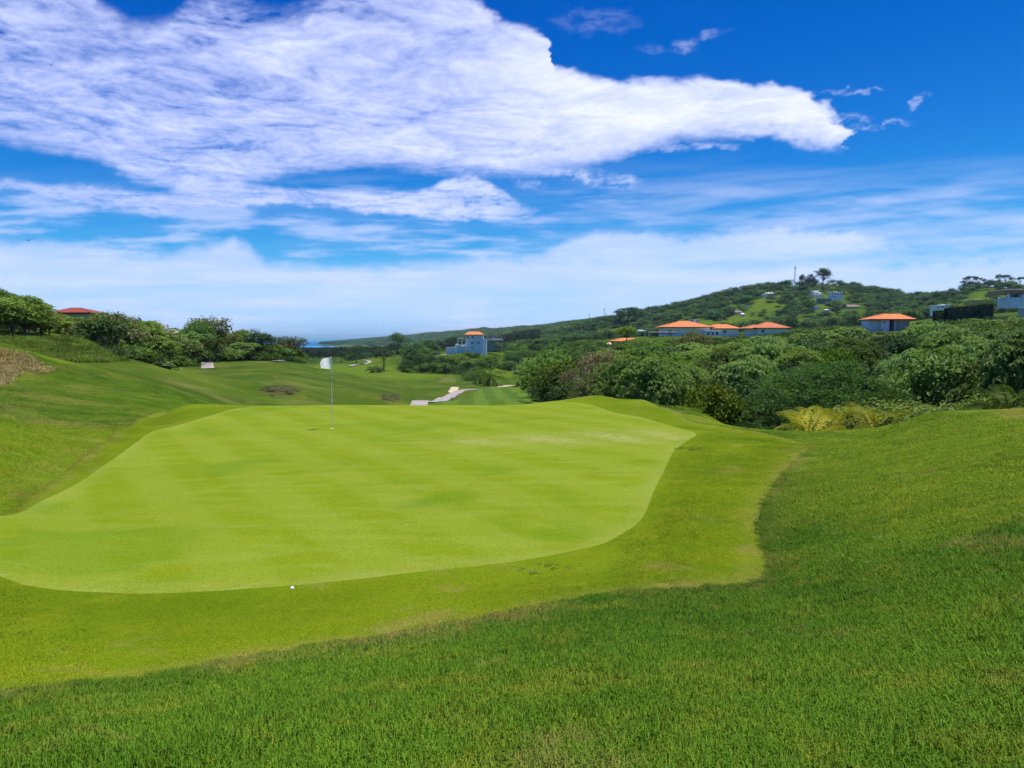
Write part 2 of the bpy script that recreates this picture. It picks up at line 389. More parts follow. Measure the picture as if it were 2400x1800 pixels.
# ------------------------------------------------------------------ turf materials
def turf_mat(name, dark, light, olive, tan, blade=False, streak=None, fine=1.0, rough=0.75, far=False):
    m, N = new_mat(name)
    pos = N.node('ShaderNodeNewGeometry').outputs['Position']
    big = N.noise(pos, 0.055, 4.0, 0.55) if far else N.noise(pos, 0.42, 4.0, 0.55)
    mid = N.noise(N.vm('ADD', pos, (31.0, 7.0, 0)), 1.9, 4.0, 0.6)
    fin = N.noise(N.vm('ADD', pos, (5.0, 90.0, 0)), 38.0, 2.0, 0.6)
    c = N.mix(N.ss(big, 0.33, 0.68), dark, light)
    c = N.mix(N.m('MULTIPLY', N.ss(mid, 0.48, 0.74), 0.75), c, olive)
    if far:
        pat = N.noise(N.vm('MULTIPLY', N.vm('ADD', pos, (3, 8, 0)), (1.0, 0.6, 1.0)), 0.21, 6.0, 0.66, 0.6)
        c = N.mix(N.m('MULTIPLY', N.ss(pat, 0.48, 0.66), 0.9), c, (0.026, 0.070, 0.004))
        c = N.mix(N.m('MULTIPLY', N.ss(pat, 0.46, 0.32), 0.85), c, (0.094, 0.104, 0.010))
    at_t = 'INSTANCER' if blade else 'GEOMETRY'
    def A(k):
        return N.node('ShaderNodeAttribute', attribute_name=k, attribute_type=at_t).outputs['Fac']
    lush, dry, brown = A('lush'), A('dry'), A('brown')
    c = N.mix(lush, c, N.mix(N.ss(mid, 0.3, 0.7), *(((0.165, 0.248, 0.006), (0.220, 0.292, 0.011)) if blade else ((0.086, 0.140, 0.004), (0.120, 0.172, 0.007)))))
    if streak:
        s1 = N.noise(N.vm('MULTIPLY', pos, (0.26, 0.80, 0.0)), 1.0, 6.0, 0.65, 0.5)
        s2 = N.noise(N.vm('MULTIPLY', N.vm('ADD', pos, (17, 3, 0)), (0.75, 2.4, 0.0)), 1.0, 6.0, 0.68, 0.5)
        c = N.mix(N.m('MULTIPLY', N.ss(s1, 0.36, 0.64), 0.85), c, streak[0])
        c = N.mix(N.m('MULTIPLY', N.ss(s2, 0.42, 0.72), 0.55), c, streak[1])
        # faint mowing bands running away to the left
        gx_, gy_, _ = N.sep(pos)
        bw = N.m('SINE', N.m('MULTIPLY', N.m('ADD', N.m('ADD', gx_, N.m('MULTIPLY', gy_, 0.62)), N.m('MULTIPLY', s1, 0.35)), 2*math.pi/1.9))
        c = N.mix(N.m('MULTIPLY', N.ss(bw, -0.6, 0.6), 0.42), c, (0.178, 0.224, 0.024))
        s3 = N.noise(N.vm('MULTIPLY', N.vm('ADD', pos, (4, 60, 0)), (0.22, 0.30, 0.0)), 1.0, 4.0, 0.55, 0.8)
        c = N.mix(N.m('MULTIPLY', N.ss(s3, 0.54, 0.72), 0.7), c, streak[2])
    spot = N.noise(N.vm('ADD', pos, (77.0, 13.0, 0)), 0.85, 5.0, 0.65)
    dd = N.m('MULTIPLY', dry, N.ss(N.noise(N.vm('ADD', pos, (9, 9, 0)), 5.5, 4.0, 0.65), 0.25, 0.62), clamp=True)
    dd = N.m('MAXIMUM', dd, N.m('MULTIPLY', N.ss(spot, 0.58, 0.72), 0.0 if streak else 0.5))
    c = N.mix(dd, c, tan)
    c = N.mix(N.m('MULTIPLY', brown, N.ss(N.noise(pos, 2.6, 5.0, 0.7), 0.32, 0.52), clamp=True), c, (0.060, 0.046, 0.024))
    # blade-sized speckle
    spk = N.mr(fin, 0.25, 0.75, 1.0 - 0.34*fine, 1.0 + 0.34*fine)
    if not blade:
        c = N.mix(1.0, c, N.node('ShaderNodeCombineColor', {0: spk, 1: spk, 2: spk}).outputs[0], 'MULTIPLY')
    ins = {'Base Color': c, 'Roughness': 0.95, 'Specular IOR Level': 0.02}
    if blade:
        oi = N.node('ShaderNodeAttribute', attribute_name='bl', attribute_type='GEOMETRY').outputs['Color']
        c = N.mix(1.0, c, oi, 'MULTIPLY')
        ins['Base Color'] = c
        ins['Specular IOR Level'] = 0.08; ins['Roughness'] = 0.65
        gn = N.node('ShaderNodeNewGeometry').outputs['Normal']
        nn = N.vm('NORMALIZE', N.vm('ADD', N.vm('SCALE', gn, 0.45), (0.0, 0.0, 0.8)))
        ins['Normal'] = nn
        p = N.node('ShaderNodeBsdfPrincipled', ins)
        tr = N.node('ShaderNodeBsdfTranslucent', {'Color': N.mix(1.0, c, (1.1, 1.15, 0.6), 'MULTIPLY')})
        sh = N.node('ShaderNodeMixShader', {0: 0.25, 1: p.outputs[0], 2: tr.outputs[0]})
        N.node('ShaderNodeOutputMaterial', {0: sh.outputs[0]})
        return m
    hgt = N.m('ADD', N.noise(pos, 60.0, 3.0, 0.6), N.m('MULTIPLY', N.noise(pos, 7.0, 3.0, 0.6), 1.6))
    ins['Normal'] = N.node('ShaderNodeBump', {'Strength': 0.5*fine, 'Distance': 0.03, 'Height': hgt}).outputs[0]
    if far:      # standing grass tips catch the light at a low angle
        ins['Sheen Weight'] = 0.16; ins['Sheen Roughness'] = 0.45; ins['Sheen Tint'] = (0.42, 0.55, 0.10, 1.0)
    p = N.node('ShaderNodeBsdfPrincipled', ins)
    N.node('ShaderNodeOutputMaterial', {0: p.outputs[0]})
    return m

TAN = (0.21, 0.165, 0.055)
M_rough = turf_mat('rough turf', (0.027, 0.056, 0.003), (0.050, 0.086, 0.005), (0.072, 0.082, 0.008), TAN, far=True)
M_roughb = turf_mat('rough blades', (0.060, 0.154, 0.006), (0.112, 0.222, 0.011), (0.195, 0.232, 0.018), (0.36, 0.27, 0.085), blade=True)
M_collar = turf_mat('collar turf', (0.084, 0.130, 0.003), (0.112, 0.160, 0.004), (0.130, 0.156, 0.006), TAN, fine=0.9)
M_collarb = turf_mat('collar blades', (0.190, 0.288, 0.004), (0.265, 0.360, 0.006), (0.300, 0.350, 0.010), (0.40, 0.31, 0.075), blade=True)
M_green = turf_mat('green turf', (0.126, 0.184, 0.006), (0.150, 0.202, 0.009), (0.166, 0.200, 0.005), (0.235, 0.245, 0.070),
                   streak=((0.134, 0.180, 0.005), (0.188, 0.236, 0.034), (0.086, 0.162, 0.007)), fine=0.75)
M_fair = turf_mat('fairway turf', (0.050, 0.098, 0.012), (0.070, 0.122, 0.016), (0.080, 0.125, 0.018), TAN, fine=0.6)

# ------------------------------------------------------------------ outlines on the ground
def world_line(spec):
    out = []
    for s in spec:
        if s[0] == 'g': out.append(ground_at(s[1], s[2])[:2])
        elif s[0] == 'w': out.append(np.array(s[1:3], float))
        else: out.append(hit(*s)[:2])
    return np.array(out)
def smooth_loop(P, step):
    """closed Catmull-Rom, resampled"""
    P = np.asarray(P); n = len(P); out = []
    for i in range(n):
        p0, p1, p2, p3 = P[i-1], P[i], P[(i+1) % n], P[(i+2) % n]
        L = np.hypot(*(p2 - p1)); k = max(1, int(L/step))
        for j in range(k):
            t = j/k
            out.append(0.5*((2*p1) + (p2-p0)*t + (2*p0-5*p1+4*p2-p3)*t*t + (3*p1-p0-3*p2+p3)*t**3))
    return np.array(out)
GREEN = smooth_loop(world_line([(4, 1353), (54, 1372), (136, 1384), (271, 1391), (434, 1390), (597, 1380), (814, 1361), (976, 1342), (1200, 1318), (1336, 1293), (1417, 1274), (1471, 1244),
    (1509, 1209), (1536, 1144), (1558, 1101), (1580, 1057), (1601, 1040), (1631, 1017), (1580, 1001), (1500, 978), ('g', 1440, 26.2), ('g', 1385, 29.2), ('g', 1313, 30.6), ('g', 1200, 31.3),
    ('g', 1000, 31.6), ('g', 778, 31.6), ('g', 640, 31.2), ('g', 560, 29.6), (461, 984), (401, 1001), (352, 1014), (313, 1042), (241, 1093), (169, 1141), (96, 1175), (30, 1208), ('w', -8.6, 11.6), ('w', -8.2, 10.0)]), 0.25)
COLLAR = smooth_loop(world_line([(2, 1627), (163, 1611), (325, 1592), (488, 1559), (651, 1529), (814, 1505), (976, 1475), (1200, 1434), (1363, 1402), (1525, 1383), (1688, 1375), (1755, 1372), (1788, 1356),
    (1799, 1330), (1791, 1291), (1778, 1247), (1780, 1204), (1797, 1160), (1829, 1117), (1856, 1084), (1882, 1064), (1892, 1048), (1851, 1030), (1770, 1012), (1690, 1000), (1629, 992), ('g', 1590, 26.0), ('g', 1500, 30.6), ('g', 1400, 33),
    ('g', 1313, 33.6), ('g', 1200, 33.8), ('g', 1000, 34), ('g', 778, 34), ('g', 620, 33.6), ('g', 500, 32.4), ('g', 410, 30.8), (384, 966), (302, 998), (262, 1018), (228, 1040), (206, 1060), (169, 1090), (120, 1129), (72, 1163), (36, 1186), (2, 1213),
    ('w', -9.8, 11.4), ('w', -11.0, 9.4), ('w', -9.0, 6.6), ('w', -5.0, 5.0)]), 0.25)

def sheet(name, loop, step, mat, lift, hole=None, skirt=0.0):
    """a sheet laid over the ground inside an outline"""
    lo, hi = loop.min(0), loop.max(0)
    gx, gy = np.meshgrid(np.arange(lo[0], hi[0], step), np.arange(lo[1], hi[1], step))
    gx = gx.ravel(); gy = gy.ravel()
    gx = gx + rng.uniform(-.2, .2, gx.shape)*step; gy = gy + rng.uniform(-.2, .2, gy.shape)*step
    k = poly_sdf(gx, gy, loop) > step*0.45
    if hole is not None: k &= poly_sdf(gx, gy, hole) < -step*0.45
    n = len(loop)
    pts = [loop] + ([hole] if hole is not None else []) + [np.stack([gx[k], gy[k]], 1)]
    pts = np.concatenate(pts)
    ed = [(i, (i+1) % n) for i in range(n)]
    if hole is not None: ed += [(n + i, n + (i+1) % len(hole)) for i in range(len(hole))]
    vs_, _, fs, *_ = delaunay_2d_cdt([Vector(p) for p in pts], ed, [list(range(n))], 1, 1e-5)
    P = np.array([tuple(v) for v in vs_])
    z = H(P[:, 0], P[:, 1]) + lift
    fs = [list(f) for f in fs]
    if hole is not None:
        ce = np.array([P[f].mean(0) for f in fs])
        hs_ = poly_sdf(ce[:, 0], ce[:, 1], hole)
        fs = [f for f, h_ in zip(fs, hs_) if h_ < 0]
    # the cut edge of the sward: a short skirt down into the soil
    rim = np.array([np.argmin((P[:, 0] - a)**2 + (P[:, 1] - b)**2) for a, b in loop])
    V3 = np.column_stack([P, z])
    if skirt:
        lowr = V3[rim] - [0, 0, skirt]
        k0 = len(V3)
        V3 = np.concatenate([V3, lowr])
        for i in range(n):
            j = (i + 1) % n
            fs.append([int(rim[i]), k0 + i, k0 + j, int(rim[j])])
        P = V3[:, :2]
    o = mesh_obj(name, V3, fs, mat, smooth=True)
    e = poly_sdf(P[:, 0], P[:, 1], loop)
    return o, P, e

# ------------------------------------------------------------------ the ground itself
def graded(near, fine, grow, far):
    a = [0.0]
    while a[-1] < near: a.append(a[-1] + fine)
    while a[-1] < far: a.append(a[-1]*(1 + grow))
    return np.array(a)
gxp = graded(11.0, 0.28, 0.0225, 3600.0)
gx = np.concatenate([-gxp[:0:-1], gxp])
gyp = graded(12.0, 0.28, 0.0185, 5600.0)
gyn = -graded(6.0, 1.5, 0.25, 260.0)[:0:-1]
gy = np.concatenate([gyn, gyp])
GX, GY = np.meshgrid(gx, gy)
fx, fy = GX.ravel(), GY.ravel()
gz = H(fx, fy)
cs = poly_sdf(fx, fy, COLLAR[::3])
gz0 = gz.copy()
gz = gz - 0.14*sstep(cs, 0.35, 0.9)
ppx, ppy = project(fx, fy, gz0)
rr = np.hypot(fx, fy)
nz = fbm(fx/6.0, fy/6.0, 3, 40)
nzb = fbm(fx/25.0, fy/25.0, 4, 41)
def zone(poly, soft, d0, d1, wob=0.0):
    s = poly_sdf(ppx, ppy, poly) + wob*nz
    return sstep(s, -soft, soft)*((fy > d0) & (fy < d1))
LUSH = np.zeros(len(fx)); DRY = np.zeros(len(fx)); BROWN = np.zeros(len(fx))
# mown bank on the left, right-hand mound, far fairways
LUSH = np.maximum(LUSH, 0.80*zone([(-900, 960), (0, 985), (100, 1000), (330, 1012), (380, 960), (520, 940), (620, 945), (560, 985), (320, 1060), (0, 1260), (-900, 1500)], 14, 9, 30))
LUSH = np.maximum(LUSH, 0.55*zone([(1880, 1010), (2080, 985), (2280, 945), (2500, 945), (2500, 1240), (2150, 1280), (1880, 1180), (1850, 1080)], 90, 7, 24, 40))
LUSH = np.maximum(LUSH, 0.32*sstep(nzb, -0.1, 0.6)*((rr > 24) & (rr < 400)))
LUSH = np.maximum(LUSH, 0.75*zone([(1500, 980), (1640, 972), (1720, 985), (1800, 1010), (1640, 1000)], 10, 20, 60))
for poly, w, d0, d1 in (([(60, 800), (150, 795), (200, 800), (290, 845), (240, 850), (60, 860)], 0.75, 55, 130),
                        ([(690, 858), (820, 850), (900, 852), (1000, 870), (1060, 882), (960, 892), (820, 884), (720, 872)], 0.55, 190, 480),
                        ([(330, 846), (420, 868), (520, 905), (560, 915), (470, 890), (370, 865)], 0.55, 60, 150),
                        ([(1100, 858), (1210, 864), (1260, 884), (1160, 886)], 0.5, 330, 470)):
    LUSH = np.maximum(LUSH, w*zone(poly, 8, d0, d1, 6))
hl = sstep(fbm(fx/60.0, fy/60.0, 3, 77), 0.02, 0.30)*(rr > 450)
hl = np.maximum(hl, zone([(1690, 700), (1830, 672), (1850, 664), (1900, 668), (1980, 676), (2040, 692), (1960, 704), (1870, 700), (1830, 722), (1760, 745), (1700, 745)], 8, 500, 1100, 14)*0.8)
HILLGRASS = np.clip(hl, 0, 1)
LUSH = np.where(rr > 450, 0.38*HILLGRASS, LUSH)
DRY = np.maximum(DRY, 1.0*zone([(-400, 790), (0, 818), (60, 838), (112, 868), (90, 878), (40, 872), (0, 905), (-400, 960)], 7, 30, 70, 7))
DRY = np.maximum(DRY, 0.50*sstep(fbm(fx/7.0, fy/7.0, 4, 52, .6), 0.02, 0.5)*(rr > 24)*(rr < 260)*sstep(ppx, 1000, 600))
DRY = np.maximum(DRY, 0.35*sstep(fbm(fx/9.0, fy/9.0, 3, 52), 0.12, 0.5)*(rr > 24)*(rr < 260))
DRY = np.maximum(DRY, 0.5*zone([(1040, 884), (1070, 886), (1068, 896), (1030, 895)], 4, 200, 400, 4))
DRY = np.maximum(DRY, 0.9*zone([(2330, 958), (2410, 955), (2410, 985), (2380, 980)], 5, 10, 30, 3))
DRY = np.maximum(DRY, 0.5*zone([(1905, 1040), (1890, 1080), (1850, 1120), (1815, 1170), (1800, 1250), (1815, 1330), (1800, 1380), (1700, 1392), (1705, 1375), (1790, 1350), (1775, 1250), (1790, 1150), (1870, 1060)], 4, 6, 24, 9)*sstep(nz, -0.3, 0.4))
BROWN = np.maximum(BROWN, zone([(612, 910), (650, 903), (690, 905), (700, 918), (670, 928), (625, 926)], 4, 70, 120, 5))
BROWN = np.maximum(BROWN, zone([(890, 928), (915, 923), (936, 930), (925, 941), (895, 938)], 3, 90, 140, 3))
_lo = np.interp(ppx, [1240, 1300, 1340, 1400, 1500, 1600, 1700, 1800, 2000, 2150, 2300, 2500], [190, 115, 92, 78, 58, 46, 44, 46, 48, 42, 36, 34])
BROWN = np.maximum(BROWN, 2.5*((ppx > 1245) & (fy > _lo - 1) & (fy < 250)))  # leaf litter under the wood, painted dark to deepen shade between the trees
ny, nx = GX.shape
idx = np.arange(nx*ny).reshape(ny, nx)
q = np.stack([idx[:-1, :-1], idx[:-1, 1:], idx[1:, 1:], idx[1:, :-1]], -1).reshape(-1, 4)
zc = gz[q].max(1)
q = q[zc > -12.0]
ground = mesh_obj('ground', np.column_stack([fx, fy, gz]), q, M_rough, smooth=True)
for k, v in (('lush', LUSH), ('dry', DRY), ('brown', BROWN)): attr(ground.data, k, v)
tag(ground, 'rolling grass ground of the golf course and the hills beyond', kind='structure')

collar, cP, cE = sheet('collar', COLLAR, 0.28, M_collar, 0.006, hole=GREEN, skirt=0.03)
cdry = 0.75*sstep(cE, 0.38, 0.02)*np.clip(0.6 + 0.9*fbm(cP[:, 0]/1.2, cP[:, 1]/1.2, 3, 61), 0, 1)
attr(collar.data, 'dry', cdry); attr(collar.data, 'lush', 0*cE); attr(collar.data, 'brown', 0*cE)
tag(collar, 'closely mown collar of grass around the putting green', kind='structure')
green, gP, gE = sheet('putting_green', GREEN, 0.28, M_green, 0.006)
gpx, gpy = project(gP[:, 0], gP[:, 1], H(gP[:, 0], gP[:, 1]))
pale = sstep(poly_sdf(gpx, gpy, [(960, 1036), (1150, 1022), (1350, 1012), (1560, 1002), (1625, 1016), (1590, 1038), (1400, 1044), (1100, 1046)]), -10, 14)
attr(green.data, 'dry', np.maximum(0.30*sstep(gE, 0.4, 0.0), 0.85*pale*np.clip(.75 + .5*np.sin((gP[:, 0]*1.5 + gP[:, 1])*2.2), 0.3, 1.2))); attr(green.data, 'lush', 0*gE); attr(green.data, 'brown', 0*gE)
tag(green, 'bright yellow-green putting green', kind='structure')

# far fairway with mowing stripes, sand and paths
m, N = new_mat('striped fairway')
pos = N.node('ShaderNodeNewGeometry').outputs['Position']
px_, py_, _ = N.sep(pos)
ph = N.m('ADD', px_, N.m('MULTIPLY', py_, 0.05))
st = N.m('SINE', N.m('MULTIPLY', ph, 2*math.pi/5.0))
c = N.mix(N.ss(st, -0.35, 0.35), (0.052, 0.102, 0.011), (0.074, 0.130, 0.016))
c = N.mix(N.m('MULTIPLY', N.ss(N.noise(pos, 0.25, 4.0), 0.5, 0.72), 0.6), c, (0.085, 0.12, 0.018))
N.node('ShaderNodeOutputMaterial', {0: N.node('ShaderNodeBsdfPrincipled', {'Base Color': c, 'Roughness': 0.95, 'Specular IOR Level': 0.02}).outputs[0]})
fw, _, _ = sheet('fairway', smooth_loop(world_line([('g', 1010, 112), ('g', 1085, 150), ('g', 1112, 190), ('g', 1135, 225), ('g', 1210, 228), ('g', 1290, 190), ('g', 1310, 140), ('g', 1290, 112)]), 3.0), 2.6, m, 0.10)
tag(fw, 'striped mown fairway in the valley beyond the green', kind='structure')

M_sand = plain('bunker sand', (0.44, 0.345, 0.225), 0.95, 0.12, 0.8)
M_path = plain('path concrete', (0.27, 0.24, 0.215), 0.9, 0.22, 0.6)
M_dirt = plain('pale dirt', (0.40, 0.31, 0.20), 0.95, 0.2, 0.4)
def bunker(spec, label):
    o, _, _ = sheet('bunker', smooth_loop(world_line(spec), 0.8), 1.0, M_sand, 0.16)
    return tag(o, label, kind='structure')
bunker([(1050, 920), (1056, 911), (1058, 908.5), (1075, 908), (1074, 913), (1068, 920.5)], 'sand bunker beside the winding cart path')
bunker([('g', 1165, 228), ('g', 1172, 236), ('g', 1188, 240), ('g', 1196, 234), ('g', 1186, 228)], 'flat sand bunker at the far end of the striped fairway')
bunker([('g', 1176, 250), ('g', 1192, 256), ('g', 1220, 258), ('g', 1216, 252), ('g', 1190, 247)], 'narrow sand bunker behind the fairway')

def road(name, pts, width, mat, label, lift=0.12, thick=0.25):
    """a slab that follows the ground along a centre line of world points"""
    P = np.array(pts, float)
    s = np.concatenate([[0], np.cumsum(np.hypot(*np.diff(P, axis=0).T))])
    n = max(8, int(s[-1]/1.0))
    t = np.linspace(0, s[-1], n)
    Q = np.column_stack([pchip(s, P[:, 0], t), pchip(s, P[:, 1], t)])
    T = np.gradient(Q, axis=0); T /= np.hypot(*T.T)[:, None]
    Nn = np.column_stack([-T[:, 1], T[:, 0]])
    V = []; F = []
    for i in range(n):
        for off in (-.5, -.25, 0, .25, .5):
            x, y = Q[i] + Nn[i]*off*width
            V.append((x, y, 0))
    V = np.array(V)
    zc_ = H(Q[:, 0], Q[:, 1])
    zz = H(V[:, 0], V[:, 1]).reshape(n, 5)
    zr = np.maximum(zc_, zz.max(1))
    zp = np.pad(zr, 4, mode='edge'); zr = np.convolve(zp, np.ones(9)/9, 'valid')
    V[:, 2] = np.repeat(zr, 5) + lift + .06
    for i in range(n-1):
        for k in range(4):
            a = i*5 + k
            F.append((a, a+5, a+6, a+1))
    base = len(V)
    edge = []
    for i in range(n):
        for k in (0, 4):
            v = V[i*5+k].copy(); v[2] -= thick; edge.append(v)
    V = np.concatenate([V, np.array(edge)])
    for i in range(n-1):
        a, b = i*5, (i+1)*5
        F.append((a, base+2*i, base+2*(i+1), b)); F.append((a+4, b+4, base+2*(i+1)+1, base+2*i+1))
    o = mesh_obj(name, V, F, mat, smooth=False)
    return tag(o, label, kind='structure')
g2 = lambda px, d: tuple(ground_at(px, d)[:2])
road('cart_path', [g2(975, 96), g2(980, 112), g2(985, 122)], 2.6, M_path, 'short hump of concrete cart path just beyond the green')
road('cart_path', [g2(1003, 124), g2(1030, 134), g2(1045, 148), g2(1055, 170), g2(1068, 190), g2(1080, 207), g2(1096, 214), g2(1120, 216)], 2.6, M_path, 'winding concrete cart path below the bunker')
road('cart_path', [g2(476, 208), g2(481, 190), g2(484, 174), g2(487, 158), g2(490, 146)], 2.5, M_path, 'cart path crossing the bank by the shrubs', 0.0, 0.05)
road('cart_path', [g2(385, 122), g2(382, 130), g2(388, 142)], 2.4, M_path, 'cart path end showing over the grassy bank', 0.0, 0.05)
road('cart_path', [g2(644, 186), g2(656, 190), g2(662, 200), g2(661, 214)], 2.0, M_path, 'curving path below the round bush')
road('cart_path', [g2(1205, 384), g2(1228, 380), g2(1250, 366), g2(1275, 350)], 2.4, M_path, 'pale path leading from the far tee')
road('cart_path', [g2(820, 402), g2(840, 428), g2(866, 452), g2(850, 470)], 2.4, M_path, 'thin path on the far fairway by the trees')
road('cart_path', [g2(1003, 418), g2(1020, 430), g2(1050, 440)], 2.6, M_path, 'pale track left of the white villa')
hp = [hit(*p) for p in ((1873, 663), (1890, 666), (1905, 670), (1920, 674))]
if all(h is not None for h in hp):
    road('hill_track', [h[:2] for h in hp], 4.5, M_dirt, 'pale dirt track crossing the hilltop pasture', 0.6, 0.8)
hp = [hit(*p) for p in ((2042, 706), (2048, 702), (2056, 697), (2058, 693))]
if all(h is not None for h in hp):
    road('hill_track', [h[:2] for h in hp], 4.5, M_dirt, 'short pale track on the saddle of the hill', 0.6, 0.8)

# ------------------------------------------------------------------ sea
m, N = new_mat('sea water')
pos = N.node('ShaderNodeNewGeometry').outputs['Position']
c = N.mix(N.ss(N.noise(N.vm('MULTIPLY', pos, (0.0006, 0.002, 0)), 1.0, 4.0), 0.35, 0.65), (0.022, 0.165, 0.40), (0.034, 0.225, 0.45))
bmp = N.node('ShaderNodeBump', {'Strength': 0.35, 'Distance': 1.0, 'Height': N.noise(N.vm('MULTIPLY', pos, (0.05, 0.12, 0)), 1.0, 4.0)})
N.node('ShaderNodeOutputMaterial', {0: N.node('ShaderNodeBsdfPrincipled', {'Base Color': c, 'Roughness': 0.5, 'IOR': 1.33, 'Specular IOR Level': 0.1, 'Normal': bmp.outputs[0]}).outputs[0]})
sv = [(-22000, 900, 0), (22000, 900, 0), (22000, 21000, 0), (-22000, 21000, 0)]
sea = mesh_obj('sea', sv, [(0, 1, 2, 3)], m)
tag(sea, 'blue strip of sea on the horizon', kind='structure')

# ------------------------------------------------------------------ clouds: one broken layer 1.6 km up
def build_clouds():
    HC = 1700.0
    a_in = np.arange(-0.63, 0.63, 0.00155)
    a_out = 0.63 + np.cumsum(np.geomspace(0.002, 0.03, 45))
    A = np.concatenate([-a_out[::-1], a_in, a_out])
    Vv = np.concatenate([np.geomspace(0.0022, 0.060, 60)[:-1], np.arange(0.060, 0.50, 0.0016), 0.50 + np.cumsum(np.geomspace(0.002, 0.05, 22))])
    AA, VV = np.meshgrid(A, Vv)
    sh = AA.shape
    dx, dy, dz = np.sin(AA), np.cos(AA), VV
    f = dy*CT - dz*ST; f = np.maximum(f, 0.12)
    px = 1200 + FPX*dx/f
    py = 900 - FPX*(dy*ST + dz*CT)/f
    X, Y = dx/dz, dy/dz
    # ragged edges
    w = fbm(px/210.0, py/95.0, 4, 101, 0.55); w2 = fbm(px/46.0, py/26.0, 4, 103, 0.6)
    u = fbm(px/230.0 + 40, py/110.0, 4, 107, 0.55); u2 = fbm(px/50.0, py/30.0 + 50, 4, 109, 0.6)
    tipk = 1 + .9*sstep(px, 1600, 1900)
    pxw = px + 34*u + 17*u2*tipk
    pyw = py + 17*w + 10*w2*tipk
    def cv(pts):
        pts = np.array(pts, float)
        return np.interp(pxw, pts[:, 0], pts[:, 1])
    def band(top, bot, st, sb):
        return sstep(pyw - cv(top), 0, st)*sstep(cv(bot) - pyw, 0, sb)
    wx = 0.22*fbm(X*1.7, Y*1.7, 3, 141); wy = 0.22*fbm(X*1.7 + 9, Y*1.7, 3, 143)
    n1 = fbm((X + wx)*6.2, (Y + wy)*6.6, 5, 111, 0.62)              # cells of the layer in perspective
    n2 = fbm((X + wx)*1.9, (Y + wy)*2.1, 4, 113, 0.55)
    n3 = fbm(X*24.0, Y*20.0, 3, 115, 0.6)
    cell = 0.5 + 0.42*n1 + 0.30*n2 + 0.12*n3
    top_c = cv([(-2000, -700), (-300, -260), (0, -240), (170, -160), (225, -20), (300, 22), (380, 28), (450, -20), (540, -40), (620, 0), (700, 4), (780, -40), (880, -60), (1000, -60), (1090, -40),
                (1140, 5), (1170, 40), (1230, 56), (1275, 76), (1288, 112), (1258, 138), (1290, 150), (1350, 158), (1410, 180), (1500, 180), (1600, 178), (1680, 176), (1760, 190), (1840, 191), (1900, 208), (1950, 240), (1978, 284), (1996, 340), (2020, 380), (6000, 420)])
    bot_c = cv([(-2000, 340), (-300, 344), (0, 346), (110, 364), (240, 388), (320, 440), (450, 462), (560, 455), (640, 432), (720, 412), (800, 404), (920, 402), (1010, 412), (1100, 424), (1220, 424),
                (1300, 420), (1380, 400), (1450, 378), (1500, 364), (1550, 350), (1610, 336), (1700, 331), (1800, 332), (1880, 346), (1930, 360), (1985, 356), (6000, 360)])
    st = np.interp(px, [0, 900, 1150, 1400, 1800, 1980], [70, 60, 44, 34, 34, 60])*(1 + .55*fbm(px/160.0, py/160.0, 2, 151)); sb = np.interp(px, [0, 1000, 1400, 1900], [46, 46, 70, 76])
    ein = np.minimum((pyw - top_c)/st, (bot_c - pyw)/sb)
    main = sstep(ein, 0.0, 1.0)
    rip = np.clip(0.5 + 0.42*n1 + 0.52*n2 + 0.12*n3, 0, 1.3)
    amp = np.interp(px, [-800, 200, 700, 1100, 1450, 2000, 3000], [1.55, 1.55, 1.40, 1.12, 0.74, 0.74, 1.0]) + 0.45*sstep(py, 150, 0)*sstep(px, 1050, 700)
    Bf = main*(1.34 - amp*rip)
    gB = np.clip(-np.gradient(Bf, axis=0)*5.0, -1, 1)
    md = 1 - np.exp(-np.interp(px, [0, 1000, 1500], [1.8, 2.2, 3.2])*np.clip(Bf, 0, 2))
    second = band([(-2000, 414), (0, 416), (150, 424), (300, 446), (370, 446), (430, 426), (560, 420), (700, 432), (850, 446), (980, 440), (1040, 412), (1100, 400), (1150, 420), (1210, 460), (1280, 492), (6000, 500)],
                  [(-2000, 444), (0, 450), (180, 478), (300, 502), (350, 508), (430, 500), (600, 488), (760, 490), (900, 506), (1050, 522), (1180, 526), (1270, 505), (1290, 496), (6000, 500)], 20, 14)
    second = second*np.interp(px, [-800, 400, 900, 1150, 1230, 1300], [0.62, 0.66, 0.85, 0.8, 0.35, 0.0])*sstep(1.0 - cell, 0.05, 0.62)
    lens = 0.42*sstep(1 - ((px - 505)/115)**2 - ((py - 498)/24)**2, 0, 0.8)
    bright = band([(-2000, 604), (1180, 604), (1290, 566), (1340, 540), (1400, 528), (1500, 530), (1600, 548), (1680, 542), (1760, 530), (1900, 530), (2000, 538), (2080, 558), (2180, 590), (6000, 604)],
                  [(-2000, 604), (1180, 608), (1300, 660), (1500, 690), (1800, 680), (2000, 660), (2150, 620), (6000, 606)], 26, 100)*0.52
    low = 0.72*sstep(pyw - cv([(-2000, 545), (0, 548), (130, 556), (260, 572), (400, 576), (500, 562), (545, 540), (590, 566), (640, 602), (760, 610), (900, 606), (1050, 598), (1130, 580),
              (1220, 592), (1330, 604), (1700, 616), (2100, 600), (2400, 585), (6000, 585)]), -6, 40)
    low = low*(0.85 + 0.35*fbm(px/500.0, py/50.0, 3, 121))*np.interp(py, [640, 790], [1.0, 0.75])
    mid = sstep(fbm(px/330.0, py/42.0, 5, 123, 0.58) + 0.1, -0.05, 0.55)*sstep(py, 395, 480)*np.interp(px, [-800, 700, 1150, 1400, 2400, 3500], [0.62, 0.55, 0.6, 0.30, 0.30, 0.5])
    cn = fbm(px/620.0 + py/900.0, (py + 0.10*px)/60.0, 5, 127, 0.55)
